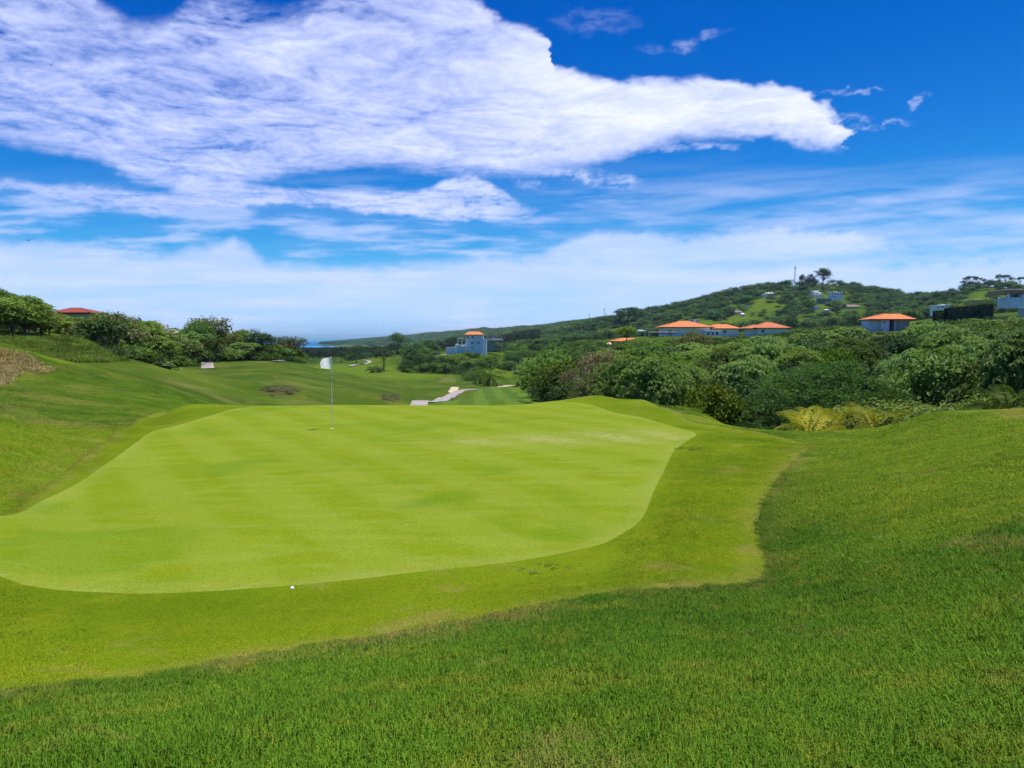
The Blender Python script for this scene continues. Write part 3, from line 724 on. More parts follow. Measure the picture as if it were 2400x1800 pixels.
    cir = sstep(cn, -0.35, 0.55)*sstep(py, 330, 520)*np.interp(px, [-800, 700, 1300, 1650, 2000, 2500, 3500], [0.2, 0.1, 0.12, 0.42, 0.5, 0.55, 0.5])
    wisps = 0*px
    wn = sstep(fbm(pxw/48.0, pyw/20.0, 5, 131, 0.62), -0.35, 0.5)
    for cx_, cy_, sx_, sy_, tl, o_ in ((1612, 102, 52, 18, -.12, .26), (1668, 80, 40, 11, -.08, .22), (1540, 112, 50, 14, -.05, .14), (1400, 55, 110, 40, 0, .12), (2150, 234, 32, 10, -.35, .50),
                                      (2050, 296, 95, 11, -.16, .45), (1995, 276, 50, 12, 0, .3), (1980, 213, 80, 5, 0, .3), (2030, 212, 60, 4, 0, .3), (1405, 418, 95, 20, .16, .8), (1330, 408, 60, 16, .1, .6), (1250, 430, 50, 12, .1, .4), (1620, 338, 110, 12, .0, .5), (1560, 352, 60, 10, 0, .4)):
        e = ((pxw - cx_)/sx_)**2 + ((pyw - cy_ - tl*(pxw - cx_))/sy_)**2
        wisps = np.maximum(wisps, o_*sstep(e, 1.3, 0.0))
    wisps = wisps*wn
    back = 0.75*sstep(fbm(X*0.9 + 5, Y*0.9, 5, 137, 0.58), 0.12, 0.5)*np.maximum(sstep(VV, 0.50, 0.62), sstep(np.abs(AA), 0.70, 0.86)*sstep(VV, 0.12, 0.2))
    al = 1 - (1 - md)*(1 - second)*(1 - lens)*(1 - bright)*(1 - low)*(1 - mid)*(1 - cir)*(1 - wisps)
    al = np.maximum(al, back)
    edge = np.minimum(sstep(np.abs(AA), A[-1], A[-1] - 0.25), sstep(VV, Vv[-1], Vv[-1] - 0.25))
    al = np.clip(al*edge, 0, 0.985)
    # light painted into the colour: cells, right-hand end and puff tops made paler
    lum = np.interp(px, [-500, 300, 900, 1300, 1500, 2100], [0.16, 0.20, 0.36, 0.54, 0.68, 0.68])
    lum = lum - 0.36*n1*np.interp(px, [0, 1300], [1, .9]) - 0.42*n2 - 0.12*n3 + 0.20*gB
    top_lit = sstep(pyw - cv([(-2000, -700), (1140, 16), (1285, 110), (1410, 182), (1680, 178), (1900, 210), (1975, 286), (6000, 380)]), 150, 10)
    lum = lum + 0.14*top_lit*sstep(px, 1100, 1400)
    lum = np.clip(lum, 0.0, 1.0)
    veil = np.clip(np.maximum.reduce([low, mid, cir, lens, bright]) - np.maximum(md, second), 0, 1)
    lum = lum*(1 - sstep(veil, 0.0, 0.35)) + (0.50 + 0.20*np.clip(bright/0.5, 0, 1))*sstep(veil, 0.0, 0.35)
    nA, nV = len(A), len(Vv)
    P = np.column_stack([(X*HC).ravel(), (Y*HC).ravel(), np.full(X.size, EYE + HC)])
    idx = np.arange(X.size).reshape(nV, nA)
    q = np.stack([idx[:-1, :-1], idx[1:, :-1], idx[1:, 1:], idx[:-1, 1:]], -1).reshape(-1, 4)
    keep = al.ravel()[q].max(1) > 0.012
    m, N = new_mat('cloud')
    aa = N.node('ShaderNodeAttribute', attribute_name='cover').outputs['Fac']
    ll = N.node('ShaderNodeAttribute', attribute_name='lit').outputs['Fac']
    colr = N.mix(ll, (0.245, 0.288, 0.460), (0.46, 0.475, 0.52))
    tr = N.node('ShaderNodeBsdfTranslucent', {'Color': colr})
    tp = N.node('ShaderNodeBsdfTransparent')
    N.node('ShaderNodeOutputMaterial', {0: N.node('ShaderNodeMixShader', {0: aa, 1: tp.outputs[0], 2: tr.outputs[0]}).outputs[0]})
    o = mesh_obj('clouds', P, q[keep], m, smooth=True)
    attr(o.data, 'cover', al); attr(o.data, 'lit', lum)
    tag(o, 'broken white cloud layer over the course', kind='stuff')
build_clouds()

# ------------------------------------------------------------------ foliage materials
def leaf_mat(name, a, b, gloss=0.45, trans=0.20, var=0.45, rough=0.5, tcol=None):
    """a..b: the leaf colours of the kind; each leaf and each tree differs a little"""
    m, N = new_mat(name)
    t = N.node('ShaderNodeAttribute', attribute_name='tint').outputs['Fac']
    rnd = N.node('ShaderNodeObjectInfo').outputs['Random']
    c = N.mix(t, a, b)
    hv = N.node('ShaderNodeHueSaturation', {'Hue': N.mr(rnd, 0, 1, 0.488, 0.512), 'Saturation': N.mr(rnd, 0, 1, 1.08, 0.88), 'Value': N.mr(N.m('FRACT', N.m('MULTIPLY', rnd, 7.31)), 0, 1, 1 - var, 1 + var), 'Color': c})
    c = hv.outputs[0]
    p = N.node('ShaderNodeBsdfPrincipled', {'Base Color': c, 'Roughness': rough + 0.1, 'Specular IOR Level': gloss})
    tr = N.node('ShaderNodeBsdfTranslucent', {'Color': N.mix(1.0, c, tcol or (1.25, 1.3, 0.55), 'MULTIPLY')})
    N.node('ShaderNodeOutputMaterial', {0: N.node('ShaderNodeMixShader', {0: trans, 1: p.outputs[0], 2: tr.outputs[0]}).outputs[0]})
    return m
L_dusty = leaf_mat('dusty broad leaves', (0.066, 0.128, 0.018), (0.152, 0.232, 0.046), 0.10, 0.25)
L_green = leaf_mat('mid green leaves', (0.050, 0.118, 0.011), (0.112, 0.196, 0.022), 0.10)
L_yellow = leaf_mat('yellow green leaves', (0.096, 0.170, 0.013), (0.175, 0.242, 0.022), 0.10)
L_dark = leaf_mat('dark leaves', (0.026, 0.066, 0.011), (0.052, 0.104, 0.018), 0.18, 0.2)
L_olive = leaf_mat('olive leaves', (0.119, 0.141, 0.030), (0.178, 0.189, 0.046), 0.3, 0.25)
L_brown = leaf_mat('dry vine leaves', (0.144, 0.125, 0.063), (0.229, 0.189, 0.106), 0.2, 0.2)
L_acacia = leaf_mat('feathery leaves', (0.036, 0.098, 0.010), (0.066, 0.145, 0.017), 0.25, 0.35)
L_lime = leaf_mat('pale broad leaves', (0.161, 0.264, 0.049), (0.254, 0.344, 0.095), 0.10, 0.3)
L_far = leaf_mat('hill forest leaves', (0.046, 0.102, 0.020), (0.086, 0.152, 0.030), 0.2, 0.2, 0.5)
L_casu = leaf_mat('coastal needle foliage', (0.027, 0.046, 0.014), (0.044, 0.064, 0.022), 0.15, 0.15, 0.4)
L_palm = leaf_mat('palm leaflets', (0.085, 0.147, 0.019), (0.153, 0.216, 0.033), 0.10, 0.3)
L_ypalm = leaf_mat("yellowing palm leaflets", (0.20, 0.26, 0.030), (0.52, 0.49, 0.080), 0.2, 0.35, 0.15)
L_hedge = leaf_mat('clipped hedge leaves', (0.020, 0.046, 0.008), (0.039, 0.074, 0.012), 0.18, 0.15)
L_tallgrass = leaf_mat('tall grass', (0.100, 0.165, 0.012), (0.185, 0.245, 0.022), 0.3, 0.35)
L_straw = leaf_mat('dry straw', (0.26, 0.20, 0.075), (0.44, 0.36, 0.155), 0.2, 0.2, 0.2)
M_bark = plain('bark', (0.11, 0.085, 0.062), 0.95, 0.35, 2.0)
M_palebark = plain('pale bark', (0.30, 0.27, 0.22), 0.9, 0.25, 2.0)
M_darkbark = plain('dark bark', (0.045, 0.036, 0.028), 0.95, 0.3, 2.0)

def leaves_mesh(C, Nrm, size, rs, aspect=0.55, fold=0.25, along=None, tint=None):
    """diamond leaves: centres, facing directions, lengths"""
    n = len(C)
    Nrm = Nrm/np.maximum(np.linalg.norm(Nrm, axis=1), 1e-6)[:, None]
    if along is None:
        along = rs.normal(size=(n, 3))
    T = along - (along*Nrm).sum(1)[:, None]*Nrm
    T /= np.maximum(np.linalg.norm(T, axis=1), 1e-6)[:, None]
    B = np.cross(Nrm, T)
    L = np.asarray(size)[:, None]
    W = L*aspect
    base = C - T*L*0.5
    tip = C + T*L*0.5 - Nrm*L*0.10
    l = C + B*W*0.5 + Nrm*L*fold*0.35
    r = C - B*W*0.5 + Nrm*L*fold*0.35
    V = np.stack([base, l, tip, r], 1).reshape(-1, 3)
    i = np.arange(n)*4
    F = np.concatenate([np.stack([i, i+2, i+1], 1), np.stack([i, i+3, i+2], 1)])
    t = rs.random(n) if tint is None else tint
    return V, F, np.repeat(t, 4)
def sph(n, rs):
    v = rs.normal(size=(n, 3))
    return v/np.linalg.norm(v, axis=1)[:, None]
def tube(V, F, p0, p1, r0, r1, sides=6, bend=None, seg=3):
    """tapered limb, appended to V and F"""
    p0 = np.array(p0, float); p1 = np.array(p1, float)
    ax = p1 - p0
    a = np.cross(ax, [0.3, 0.9, 0.2]); a /= max(np.linalg.norm(a), 1e-6)
    b = np.cross(ax, a); b /= max(np.linalg.norm(b), 1e-6)
    st = len(V)
    for s in range(seg + 1):
        t = s/seg
        c = p0 + ax*t
        if bend is not None: c = c + np.asarray(bend)*math.sin(math.pi*t)
        r = r0 + (r1 - r0)*t
        for k in range(sides):
            w = 2*math.pi*k/sides
            V.append(tuple(c + (a*math.cos(w) + b*math.sin(w))*r))
    for s in range(seg):
        for k in range(sides):
            q0 = st + s*sides + k; q1 = st + s*sides + (k+1) % sides
            F.append((q0, q1, q1 + sides, q0 + sides))

class Plant: pass
def make_mesh(name, V, F, mat, tint=None, smooth=False):
    me = bpy.data.meshes.new(name)
    me.from_pydata(np.asarray(V).tolist(), [], np.asarray(F).tolist() if not isinstance(F, list) else F)
    me.materials.append(mat)
    if tint is not None: attr(me, 'tint', tint)
    if smooth: me.polygons.foreach_set('use_smooth', np.ones(len(me.polygons), bool))
    me.update()
    return me
def trunk_mesh(name, h, r, lobes, rs, mat, lean=0.0, stems=1, droop=0.0):
    V, F = [], []
    for s in range(stems):
        off = np.array([rs.normal(0, .12*stems*r*3), rs.normal(0, .12*stems*r*3), 0]) if stems > 1 else np.zeros(3)
        top = np.array([lean + rs.normal(0, .1)*h*.3, rs.normal(0, .1)*h*.3, h]) + off*3
        tube(V, F, off - [0, 0, 0.4], top, r, r*0.55, 7, bend=(rs.normal(0, .05)*h, rs.normal(0, .05)*h, 0), seg=5)
        for lc, lr in lobes:
            if rs.random() < (1.0 if stems == 1 else 1.6/stems):
                st = top*rs.uniform(0.72, 1.0)
                e = np.array(lc) - [0, 0, lr[2]*0.2]
                tube(V, F, st, e, r*0.45, r*0.10, 5, bend=(0, 0, -0.06*h if droop == 0 else droop), seg=3)
                for _ in range(2):
                    d = sph(1, rs)[0]*np.array(lr)*0.75
                    tube(V, F, st + (e - st)*0.7, e + d*[1, 1, .7], r*0.16, r*0.04, 4, seg=1)
    return make_mesh(name, V, F, mat, smooth=True)

def broadleaf(name, seed, h=7.0, cr=3.0, leaf=0.34, n=3600, lmat=None, bark=None, lobes=9, flat=0.75, up=0.75, low=0.35, trunk=0.16, stems=1, aspect=0.55, inner=0.25, gap=0.0, foot=None):
    """rounded crown of several lobes; leaves in clumps on the lobes"""
    rs = np.random.default_rng(seed)
    LB = []
    zc0 = h*(low + 1)/2
    hz = h*(1 - low)/2
    for i in range(lobes):
        d = sph(1, rs)[0]; d[2] = abs(d[2])*1.1 - 0.35
        f = rs.uniform(.45, .72)
        c = np.array([d[0]*cr*f, d[1]*cr*f, zc0 + d[2]*hz*0.75])
        s = cr*rs.uniform(.40, .60)
        LB.append((c, np.array([s, s, s*flat])))
    LB.append((np.array([0, 0, zc0 + hz*0.25]), np.array([cr*.6, cr*.6, hz*.72])))
    A = np.array([l[1][0]*l[1][1] for l in LB]); A = A/A.sum()
    per = 16
    ncl = n//per
    wh = rs.choice(len(LB), ncl, p=A)
    LC = np.array([l[0] for l in LB])[wh]; LR_ = np.array([l[1] for l in LB])[wh]
    d = sph(ncl, rs); d[:, 2] = np.where(d[:, 2] < -0.45, -d[:, 2], d[:, 2])
    rad = np.where(rs.random(ncl) < inner, rs.uniform(.45, .9, ncl), rs.uniform(.86, 1.08, ncl))
    CC = LC + d*LR_*rad[:, None]
    if gap > 0:
        k = gnoise(CC[:, 0]*1.1 + seed, CC[:, 2]*1.1 + CC[:, 1]*.9, seed) > -0.5 + gap
        CC = CC[k]; d = d[k]; LR_ = LR_[k]
    ncl = len(CC)
    own = rs.random(ncl)
    C = np.repeat(CC, per, 0) + rs.normal(size=(ncl*per, 3))*leaf*np.array([1.05, 1.05, .55])
    Nn = np.repeat(d, per, 0)*0.55 + np.array([0, 0, up]) + rs.normal(size=(ncl*per, 3))*0.42
    sz = leaf*rs.uniform(.65, 1.3, ncl*per)
    tint = np.clip(np.repeat(own, per)*.6 + rs.random(ncl*per)*.4, 0, 1)
    V, F, t = leaves_mesh(C, Nn, sz, rs, aspect, tint=tint)
    p = Plant()
    p.crown = make_mesh(name + ' crown', V, F, lmat, t)
    p.trunk = trunk_mesh(name + ' trunk', zc0*0.8, trunk, LB[:7], rs, bark or M_bark, stems=stems)
    p.h = V[:, 2].max(); p.r = cr; p.name = name
    return p
def rosette_tree(name, seed, h=7.0, cr=3.0, n=330, leaf=0.46, lmat=None, bark=None, low=0.30, gap=0.0, branchy=8):
    """big palmate leaves in drooping rosettes at the branch tips"""
    rs = np.random.default_rng(seed)
    LB = []
    for i in range(branchy):
        a = 2*math.pi*(i + rs.uniform(-.3, .3))/branchy*1.0
        f = rs.uniform(.2, .72)
        z = h*(low + (1-low)*rs.uniform(.35, .86))
        s = cr*rs.uniform(.36, .56)
        LB.append((np.array([math.cos(a)*cr*f, math.sin(a)*cr*f, z - 0.2*f*h*0.3]), np.array([s, s, s*.78])))
    LB.append((np.array([0, 0, h*.84]), np.array([cr*.5, cr*.5, h*.14])))
    LB.append((np.array([0, 0, h*(low+.35)]), np.array([cr*.75, cr*.75, h*.2])))
    wh = rs.choice(len(LB), n)
    d = sph(n, rs); d[:, 2] = np.where(d[:, 2] < -0.25, -d[:, 2], d[:, 2])
    CC = np.array([l[0] for l in LB])[wh] + d*np.array([l[1] for l in LB])[wh]*rs.uniform(.75, 1.08, n)[:, None]
    k = 8
    own = rs.random(n)
    axis = d*0.45 + np.array([0, 0, .9]) + rs.normal(size=(n, 3))*.18
    axis /= np.linalg.norm(axis, axis=1)[:, None]
    t1 = np.cross(axis, np.array([.3, .8, .1])); t1 /= np.linalg.norm(t1, axis=1)[:, None]
    t2 = np.cross(axis, t1)
    Cs, Ns, Ts, Sz, Ti = [], [], [], [], []
    for j in range(k):
        w = 2*math.pi*j/k + rs.uniform(-.25, .25, n)
        out = t1*np.cos(w)[:, None] + t2*np.sin(w)[:, None]
        al = out - axis*rs.uniform(.15, .75, n)[:, None]
        nr = axis + out*rs.uniform(.25, .8, n)[:, None]
        sz = leaf*rs.uniform(.7, 1.25, n)
        Cs.append(CC + al*sz[:, None]*.62); Ns.append(nr); Ts.append(al); Sz.append(sz)
        Ti.append(np.clip(own*.65 + rs.random(n)*.35, 0, 1))
    V, F, t = leaves_mesh(np.concatenate(Cs), np.concatenate(Ns), np.concatenate(Sz), rs, 0.5, 0.2, np.concatenate(Ts), np.concatenate(Ti))
    p = Plant()
    p.crown = make_mesh(name + ' crown', V, F, lmat, t)
    p.trunk = trunk_mesh(name + ' trunk', h*.62, .11, LB[:branchy], rs, bark or M_palebark)
    p.h = V[:, 2].max(); p.r = cr; p.name = name
    return p
def umbrella_tree(name, seed, h=6.0, cr=5.5, pads=42, n=9000, leaf=0.22, lmat=None, bark=None, low=0.42, dome=0.9, thick=0.16, trunk=0.22, stems=1, per=18, droop=0.2):
    """wide crown of flat leafy pads stacked along the limbs"""
    rs = np.random.default_rng(seed)
    LB = []
    for i in range(pads):
        a = rs.uniform(0, 2*math.pi); f = math.sqrt(rs.uniform(0.0, 1.0))*0.92
        top = h*(low + (1 - low)*(1 - dome*f**2.2))
        z = top - rs.uniform(0, 1)**1.6*h*(1-low)*0.55*(1 - .4*f)
        s = cr*rs.uniform(.16, .30)
        LB.append((np.array([math.cos(a)*cr*f, math.sin(a)*cr*f, z]), np.array([s, s, s*thick*2.0])))
    ncl = n//per
    A = np.array([l[1][0]**2 for l in LB]); A /= A.sum()
    wh = rs.choice(len(LB), ncl, p=A)
    ra = np.sqrt(rs.random(ncl)); an = rs.uniform(0, 2*np.pi, ncl)
    LRr = np.array([l[1] for l in LB])[wh]
    off = np.stack([np.cos(an)*ra*LRr[:, 0], np.sin(an)*ra*LRr[:, 1], (1 - ra**2)*LRr[:, 2] - droop*ra**2*LRr[:, 0]*.5 + rs.normal(0, .25, ncl)*LRr[:, 2]], 1)
    CC = np.array([l[0] for l in LB])[wh] + off
    own = rs.random(ncl)
    C = np.repeat(CC, per, 0) + rs.normal(size=(ncl*per, 3))*leaf*np.array([1.3, 1.3, .4])
    Nn = np.array([0, 0, 1.0]) + rs.normal(size=(ncl*per, 3))*.38
    V, F, t = leaves_mesh(C, Nn, leaf*rs.uniform(.6, 1.35, ncl*per), rs, .45, tint=np.clip(np.repeat(own, per)*.6 + rs.random(ncl*per)*.4, 0, 1))
    p = Plant()
    p.crown = make_mesh(name + ' crown', V, F, lmat, t)
    p.trunk = trunk_mesh(name + ' trunk', h*low*.95, trunk, [l for l in LB[:14]], rs, bark or M_bark, stems=stems)
    p.h = V[:, 2].max(); p.r = cr; p.name = name
    return p
def palm(name, seed, h=4.0, fr=16, L=2.2, lmat=None, dead=0, bark=None, lean=0.3, leaflets=22, trunk=0.13, upright=0.0):
    rs = np.random.default_rng(seed)
    Cs, Ns, Ts, Sz, Ti = [], [], [], [], []
    top = np.array([lean, 0, h])
    sv, sf = [], []
    for i in range(fr):
        a = 2*math.pi*i*0.382 + rs.uniform(-.2, .2)
        el = rs.uniform(.05, 1.15)*(1 - .45*upright) + upright
        if i < dead: el = rs.uniform(-1.1, -.6)
        dr = rs.uniform(.9, 1.5)
        out = np.array([math.cos(a), math.sin(a), 0])
        side = np.array([-math.sin(a), math.cos(a), 0])
        p = top.copy(); ll = L*rs.uniform(.8, 1.1)
        own = rs.random() if i >= dead else 1.0
        prev = p.copy()
        for s in range(leaflets):
            t = (s + 1)/leaflets
            ang = el - dr*t*t*1.25
            dirv = out*math.cos(ang) + np.array([0, 0, math.sin(ang)])
            p = p + dirv*ll/leaflets
            nrm = np.cross(side, dirv); nrm = nrm if nrm[2] > 0 else -nrm
            le = ll*0.30*(1 - abs(t - .45)**1.6*1.25)
            if t > 0.12:
                for sg in (-1, 1):
                    al = side*sg*0.85 + dirv*0.55 - np.array([0, 0, .42])
                    Cs.append(p + al*le*.45); Ns.append(nrm + side*sg*.5); Ts.append(al); Sz.append(le)
                    Ti.append(min(1, own*.7 + rs.random()*.3))
            if s % 4 == 3 or s == leaflets - 1:
                tube(sv, sf, prev, p, 0.028*(1.1 - t) + .006, 0.028*(1.05 - t) + .004, 4, seg=1)
                prev = p.copy()
    V, F, t = leaves_mesh(np.array(Cs), np.array(Ns), np.array(Sz), rs, 0.068, 0.15, np.array(Ts) + rs.normal(size=(len(Ts), 3))*.16, np.array(Ti))
    F = F.tolist()
    o = len(V)
    V = np.concatenate([V, np.array(sv)]); F += [tuple(x + o for x in f) for f in sf]
    t = np.concatenate([t, np.full(len(sv), .9)])
    pl = Plant()
    pl.crown = make_mesh(name + ' crown', V, F, lmat, t)
    tv, tf = [], []
    tube(tv, tf, (0, 0, -.3), top, trunk*1.25, trunk*.8, 8, bend=(-lean*.3, 0, 0), seg=7)
    pl.trunk = make_mesh(name + ' trunk', tv, tf, bark or M_bark, smooth=True)
    pl.h = V[:, 2].max(); pl.r = L; pl.name = name
    return pl
def shrub(name, seed, w=2.0, h=1.4, leaf=0.2, n=900, lmat=None, lobes=6, up=.6, aspect=.55):
    rs = np.random.default_rng(seed)
    per = 12; ncl = n//per
    LB = [(np.array([rs.uniform(-.5, .5)*w, rs.uniform(-.5, .5)*w*.7, h*rs.uniform(.28, .55)]), np.array([w*.42, w*.42, h*rs.uniform(.38, .55)])) for _ in range(lobes)]
    wh = rs.choice(len(LB), ncl)
    d = sph(ncl, rs); d[:, 2] = np.abs(d[:, 2])*1.0 - .1
    CC = np.array([l[0] for l in LB])[wh] + d*np.array([l[1] for l in LB])[wh]*rs.uniform(.8, 1.08, ncl)[:, None]
    own = rs.random(ncl)
    C = np.repeat(CC, per, 0) + rs.normal(size=(ncl*per, 3))*leaf*.9
    Nn = np.repeat(d, per, 0)*.6 + np.array([0, 0, up]) + rs.normal(size=(ncl*per, 3))*.4
    V, F, t = leaves_mesh(C, Nn, leaf*rs.uniform(.65, 1.3, ncl*per), rs, aspect, tint=np.clip(np.repeat(own, per)*.6 + rs.random(ncl*per)*.4, 0, 1))
    p = Plant()
    p.crown = make_mesh(name + ' foliage', V, F, lmat, t)
    tv, tf = [], []
    for _ in range(4):
        e = rs.normal(size=3)*[w*.25, w*.25, 0] + [0, 0, h*.55]
        tube(tv, tf, (rs.normal(0, .08), rs.normal(0, .08), -.2), e, .05, .02, 5, seg=2)
    p.trunk = make_mesh(name + ' stems', tv, tf, M_bark)
    p.h = V[:, 2].max(); p.r = w; p.name = name
    return p
USED = []
def place(plant, pos, height=None, rz=None, label=None, cat='tree', group=None, name='tree', width=1.0, lmat=None, parts=('crown', 'trunk')):
    """one plant = an Empty at its foot with its crown and trunk"""
    sink = 0.0 if height is None or cat != 'tree' or group is None or 'sky' in group else 0.20
    s = 1.0 if height is None else height/plant.h/(1 - sink)
    pos = (pos[0], pos[1], pos[2] - (height or 0)*sink/(1 - sink))
    e = empty(name, (float(pos[0]), float(pos[1]), float(pos[2])), random.uniform(0, 6.28) if rz is None else rz, (s*width, s*width, s))
    tag(e, label, cat, group)
    for nm, me in ((parts[0], plant.crown), (parts[1], plant.trunk)):
        o = link(bpy.data.objects.new(nm, me), e)
        if lmat is not None and nm == parts[0]:
            o.material_slots[0].link = 'OBJECT'; o.material_slots[0].material = lmat
    USED.append((pos[0], pos[1], plant.r*s*width))
    return e
random.seed(11)

# ------------------------------------------------------------------ kinds of plant
P_ros = [rosette_tree('rosette%d' % i, 100 + i, 7.0, 3.0, 980, 0.255, L_dusty) for i in range(3)]
P_bro = [broadleaf('broad%d' % i, 120 + i, 7.0, 3.1, 0.30, 3800, L_green, lobes=10) for i in range(3)]
P_brd = [broadleaf('bdark%d' % i, 130 + i, 7.5, 2.8, 0.28, 3400, L_dark, lobes=8, low=.25) for i in range(2)]
P_mid = [broadleaf('mid%d' % i, 140 + i, 7.0, 3.2, 0.48, 1500, L_green, lobes=9, inner=.15) for i in range(3)]
P_mdr = [rosette_tree('midros%d' % i, 150 + i, 7.0, 3.2, 400, 0.42, L_dusty) for i in range(2)]
P_far = [broadleaf('far%d' % i, 160 + i, 8.0, 4.0, 1.05, 420, L_far, lobes=7, low=.12, inner=.1, up=.6) for i in range(3)]
P_vine = [broadleaf('vine%d' % i, 170 + i, 9.0, 2.6, 0.24, 3600, L_brown, lobes=9, flat=1.5, up=.15, low=.18, stems=4, trunk=.14, gap=.28) for i in range(2)]
P_acacia = umbrella_tree('acacia', 180, 6.6, 5.3, 120, 30000, 0.17, L_acacia, M_darkbark, low=.16, dome=.98, stems=3, thick=.10, droop=.35)
P_umb = [umbrella_tree('umb%d' % i, 190 + i, 13.0, 6.5, 16, 1500, 0.85, L_far, M_darkbark, low=.62, dome=.55, thick=.24, trunk=.45, per=14) for i in range(3)]
P_top = [broadleaf('hilltop%d' % i, 196 + i, 14.0, 7.0, .95, 1700, L_dark, lobes=10, low=.28, flat=.8, trunk=.5, gap=.12) for i in range(2)]
P_open = [broadleaf('open%d' % i, 200 + i, 12.0, 5.2, .62, 1900, L_dark, lobes=11, low=.30, flat=.55, trunk=.30, gap=.2) for i in range(3)]
P_palm = [palm('palm%d' % i, 210 + i, 4.4, 20, 2.3, L_palm, 3) for i in range(2)]
P_bpalm = [palm('bpalm%d' % i, 216 + i, 1.5, 22, 3.0, L_palm, 5, leaflets=16, trunk=.22) for i in range(2)]
P_tpalm = palm('slimpalm', 214, 7.2, 16, 1.9, L_palm, 5, lean=.15, trunk=.11)
P_ypalm = [palm('ypalm%d' % i, 220 + i, .35, 13, 1.9, L_ypalm, 0, trunk=.10, leaflets=20, upright=.62, lean=.05) for i in range(3)]
P_shr = [shrub('shrub%d' % i, 230 + i, 2.6, 1.7, .26, 1000, L_green) for i in range(3)]
P_lime = shrub('pale shrub', 240, 3.0, 1.9, .12, 6500, L_lime, lobes=10)

def px_of(p):
    return project(np.array(p[0]), np.array(p[1]), np.array(p[2]))
def fit(px, py_top, d):
    """foot on the ground and the height that brings the top to a pixel row"""
    g = ground_at(px, d)
    return g, float(at(px, py_top, d)[2] - g[2])
def single(plant, px, top, d, label, name='tree', cat='tree', width=1.0, group=None, lmat=None, rz=None, parts=('crown', 'trunk'), sink=None):
    g, h = fit(px, top, d)
    if sink is None: sink = 0.22 if (px < 720 and d < 230 and cat == 'tree') else 0.0
    g = g - [0, 0, h*sink/(1 - sink)]; h = h/(1 - sink)
    return place(plant, g, max(h, .4), rz, label, cat, group, name, width, lmat, parts)

# ------------------------------------------------------------------ plants one can point at
single(P_acacia, 1925, 842, 47, 'wide dark feathery tree behind the yellow palms', 'umbrella_tree', width=1.0)
single(P_acacia, 2075, 905, 44, 'lower feathery tree spreading beside the pale green bush', 'umbrella_tree', width=.8, rz=2.1)
for px, d, top, k, r, lab in ((1895, 27.5, 957, 0, .3, 'yellowing palm at the mound edge, leftmost and widest of the clump'), (1948, 28.5, 952, 1, 1.7, 'yellowing palm clump in the middle behind the mound'),
                              (2000, 28.0, 955, 2, 4.0, 'yellow palm with upright fronds left of the pale bush'), (2046, 27.0, 980, 0, 5.2, 'small yellow palm low against the grass mound'),
                              (1918, 30.0, 950, 2, 2.6, 'yellowing palm standing behind the other yellow palms')):
    g = ground_at(px, d)
    h = float(at(px, top, d)[2] - g[2])
    e = place(P_ypalm[k], g + [0, 0, max(h - 1.8, 0)], 1.8, r, lab, 'palm', 'yellowing palms behind the mound', 'yellow_palm', .88, None, ('fronds', 'trunk'))
for px, d, top, lab in ((1790, 33, 985, 'dark green palm left of the yellow palms'), (1748, 36, 975, 'small dark palm at the foot of the feathery tree')):
    single(P_palm[0], px, top, d, lab, 'small_palm', 'palm', 1.1, lmat=L_dark, parts=('fronds', 'trunk'))
single(P_lime, 2205, 908, 28, 'pale green broad-leaved bush behind the right mound', 'bush', 'bush', 1.35, parts=('foliage', 'stems'))
single(P_lime, 2150, 952, 29, 'low pale bush between the palms and the large pale bush', 'bush', 'bush', 1.2, rz=1.0, parts=('foliage', 'stems'))
for px, d, top, k, lab in ((2315, 26, 935, 1, 'upright green palm left of the dirt patch'), (2372, 25, 915, 2, 'upright green palm beside the dirt patch at the edge')):
    g = ground_at(px, d); h = float(at(px, top, d)[2] - g[2])
    place(P_ypalm[k], g + [0, 0, max(h - 1.5, 0)], 1.5, k*1.3, lab, 'palm', None, 'green_palm', .9, L_palm, ('fronds', 'trunk'))
# dry vine-hung trees at the edge of the wood
for px, d, top, k, w, mt, lab in ((1392, 84, 838, 0, .95, None, 'leafless grey-brown vine-hung tree, leftmost of the dry trees'), (1408, 80, 812, 1, 1.0, None, 'tall brown vine-hung tree with grey crown'),
                                  (1445, 82, 815, 0, 1.0, L_olive, 'olive-brown vine-hung tree right of the tall brown one'), (1340, 92, 862, 1, .9, None, 'low brown tangled tree left of the dry trees'),
                                  (1365, 76, 868, 0, .9, L_olive, 'olive vine thicket below the brown trees')):
    single(P_vine[k], px, top, d, lab, 'vine_tree', 'tree', w, lmat=mt)
single(P_brd[0], 1296, 860, 105, 'dark round tree at the edge of the far fairway', 'tree')
single(P_brd[1], 1498, 815, 96, 'dark upright tree on the wooded slope below the pergola', 'tree', width=.7)
single(P_mid[0], 1468, 762, 285, 'olive-topped tree left of the pergola', 'tree', width=1.3, lmat=L_yellow)
single(P_bro[2], 1628, 768, 150, 'tall tree partly hiding the orange-roofed bungalow', 'tree', width=1.05, lmat=L_olive)
single(P_brd[0], 1905, 798, 120, 'dark solitary tree amid the dusty green canopy', 'tree', width=1.15)
